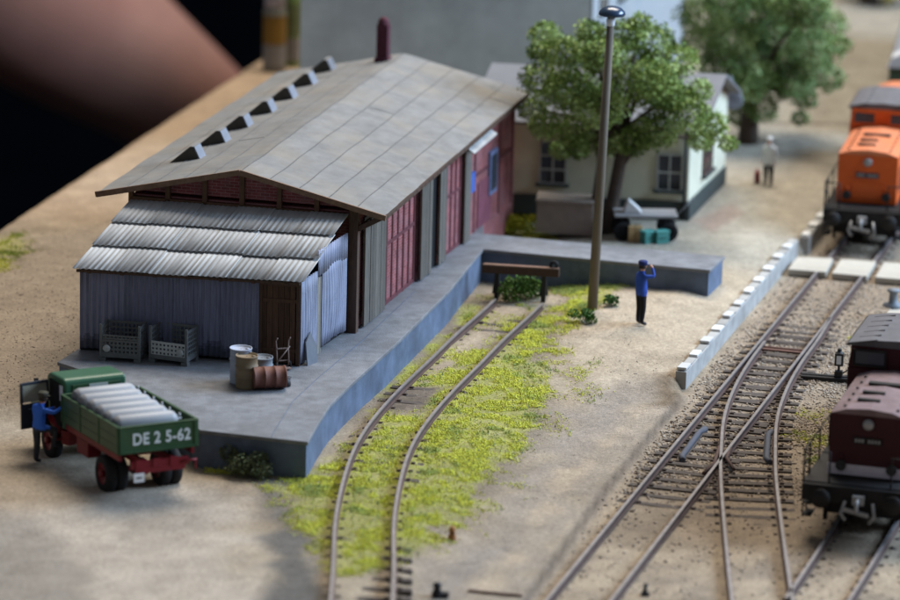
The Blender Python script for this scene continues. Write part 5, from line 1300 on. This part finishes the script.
    q = MB(); q.box((0, -.02, .95), (.28, .25, .22)); q.tube([(0, -.15, .98), (0, -.32, .95), (0, -.34, .75), (0, -.26, .66)], .05, 8); q.tube([(-.32, -.05, .90), (-.40, -.15, .6), (-.28, -.2, .45)], .045, 8); q.tube([(.35, -.05, .90), (.42, -.18, .6), (.3, -.2, .42)], .045, 8); q.bar((-.35, -.15, .72), (.28, -.2, .62), .06, .10)
    q.build('coupling', m_metal, root)
    q = MB()
    for sx in (-1, 1):
        x = sx*(fw-.04)
        for pts in ([(x, .05, 1.25), (x, .05, 2.05), (x, .75, 2.05), (x, .75, 1.25)], [(x, .05, 1.65), (x, .75, 1.65)], [(x, .05, 2.05), (sx*.75, .02, 2.05), (sx*.75, .02, 1.25)]): q.tube(pts, .028, 6)
        q.tube([(x, .75, 2.05), (x, 4.5, 2.05)], .022, 6)
        for yy in (2.0, 3.3): q.tube([(x, yy, 1.25), (x, yy, 2.05)], .022, 6)
        for zz in (.35, .65, .95): q.box((sx*(fw-.12), .45, zz), (.22, .5, .04))
        q.bar((sx*(fw-.02), .2, .3), (sx*(fw-.02), .2, 1.2), .03, .03); q.bar((sx*(fw-.02), .7, .3), (sx*(fw-.02), .7, 1.2), .03, .03)
    q.build('handrail', m_under, root)
    for yy in (1.9, 3.9, 9.4, 11.4):
        for sx in (-1, 1):
            q = MB(); q.lathe((sx*.72, yy, .50), [(.02, -.04*sx), (.42, -.05*sx), (.42, -.07*sx), (.54, -.07*sx), (.50, .07*sx), (.02, .06*sx)], 28, axis='x'); q.build('wheel', m_under, root)
    for yy in (2.9, 10.4):
        q = MB(); q.box((0, yy, .55), (1.9, .3, .2))
        for sx in (-1, 1): q.box((sx*1.0, yy, .62), (.12, 3.2, .45), taper=.9); q.box((sx*1.07, yy-1, .5), (.12, .4, .4)); q.box((sx*1.07, yy+1, .5), (.12, .4, .4))
        q.build('bogie', m_under, root)
    q = MB()
    for sx in (-1, 1): q.box((sx*.95, .85, .35), (.10, .10, .5))
    q.box((0, .9, .45), (1.9, .08, .35)); q.build('rail_guard', m_under, root)
    return root
RT = -.225
q = at(859, 541, RT)
def along(T_, y):
    L = resample(T_, .1)
    for a, c in zip(L[:-1], L[1:]):
        if a.y <= y <= c.y: return Vector((a.x, a.y, 0)), math.atan2(c.y-a.y, c.x-a.x)
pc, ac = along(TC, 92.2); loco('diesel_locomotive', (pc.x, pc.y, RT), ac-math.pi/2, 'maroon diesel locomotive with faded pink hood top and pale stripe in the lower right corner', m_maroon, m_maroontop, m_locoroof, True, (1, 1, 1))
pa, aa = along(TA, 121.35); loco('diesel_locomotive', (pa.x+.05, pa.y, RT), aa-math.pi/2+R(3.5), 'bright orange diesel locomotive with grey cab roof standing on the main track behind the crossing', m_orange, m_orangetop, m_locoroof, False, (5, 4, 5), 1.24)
# coach behind the orange locomotive
COACH = (16.25, 134.9, RT); cr = empty('passenger_coach', COACH, R(-9), 'coach with long grey roof standing behind the orange locomotive at the right frame edge', 'railway coach')
q = MB(); q.box((0, 9, 2.1), (2.8, 17.5, 1.9)); q.build('body', mat('coach_green', (.05, .09, .06), .6), cr, bevel=.03)
q = MB(); q.prism([(x, .2, z_) for x, z_ in [(-1.45, 3.0), (1.45, 3.0), (1.3, 3.35), (.7, 3.62), (0, 3.7), (-.7, 3.62), (-1.3, 3.35)]], (0, 17.6, 0)); q.build('roof', mat('coach_roof', (.24, .25, .27), .6, .1), cr)
q = MB(); q.prism([(x, .1, z_) for x, z_ in [(-1.46, 3.02), (1.46, 3.02), (1.31, 3.37), (.7, 3.64), (0, 3.72), (-.7, 3.64), (-1.31, 3.37)]], (0, .9, 0)); q.build('roof_band', mat('roof_band_pale', (.55, .56, .57), .6, .1), cr)
for k in range(6):
    for sx in (-1, 1): q = MB(); q.box((sx*1.41, 2+k*2.6, 2.35), (.03, 1.2, .8)); q.build('window', m_glassblue, cr)
for yy in (2.5, 4.8, 12.5, 14.8):
    for sx in (-1, 1): q = MB(); q.lathe((sx*.72, yy, .5), [(.02, -.05), (.5, -.05), (.5, .05), (.02, .05)], 20, axis='x'); q.build('wheel', m_under, cr)
q = MB(); q.box((0, 9, 1.0), (2.5, 17.3, .3)); q.box((0, 3.6, .6), (2.0, 3.2, .4)); q.box((0, 13.6, .6), (2.0, 3.2, .4)); q.build('underframe', m_under, cr)

# ------------------------------------------------------------------ paint bottles at the back edge of the board
def bottle(px, py, wd, h, body, lab, cap_, label):
    p = at(px, py, 0.0); p.z = gz(p.x, p.y)-.1; r_ = wd/2; root = empty('paint_bottle', p, 0, label, 'bottle', 'paint bottles at the board edge')
    q = MB(); q.lathe((0, 0, 0), [(.02, 0), (r_*.95, 0), (r_, .08), (r_, h*.78), (r_*.85, h*.86), (r_*.55, h*.9), (r_*.55, h*.93)], 24); q.build('body', body, root)
    q = MB(); q.lathe((0, 0, 0), [(r_*1.01, h*.38), (r_*1.01, h*.74)], 24); q.lathe((0, 0, 0), [(r_*1.01, h*.1), (r_*1.01, h*.36)], 24, 1); q.build('label', [lab, m_cart], root)
    q = MB(); q.lathe((0, 0, 0), [(r_*.6, h*.84), (r_*.92, h*.85), (r_*.92, h*1.06), (r_*.8, h*1.1), (.01, h*1.1)], 24); q.build('cap', cap_, root)
bottle(274, 70, .86, 2.95, m_glassbottle, m_label, m_cap, 'slim paint bottle with amber label and pale cap at the back edge of the board')
bottle(292, 66, .62, 3.3, m_greenbottle, mat('lime_label', (.17, .21, .10), .6), m_cap, 'slim green paint bottle right beside the one with the amber label')
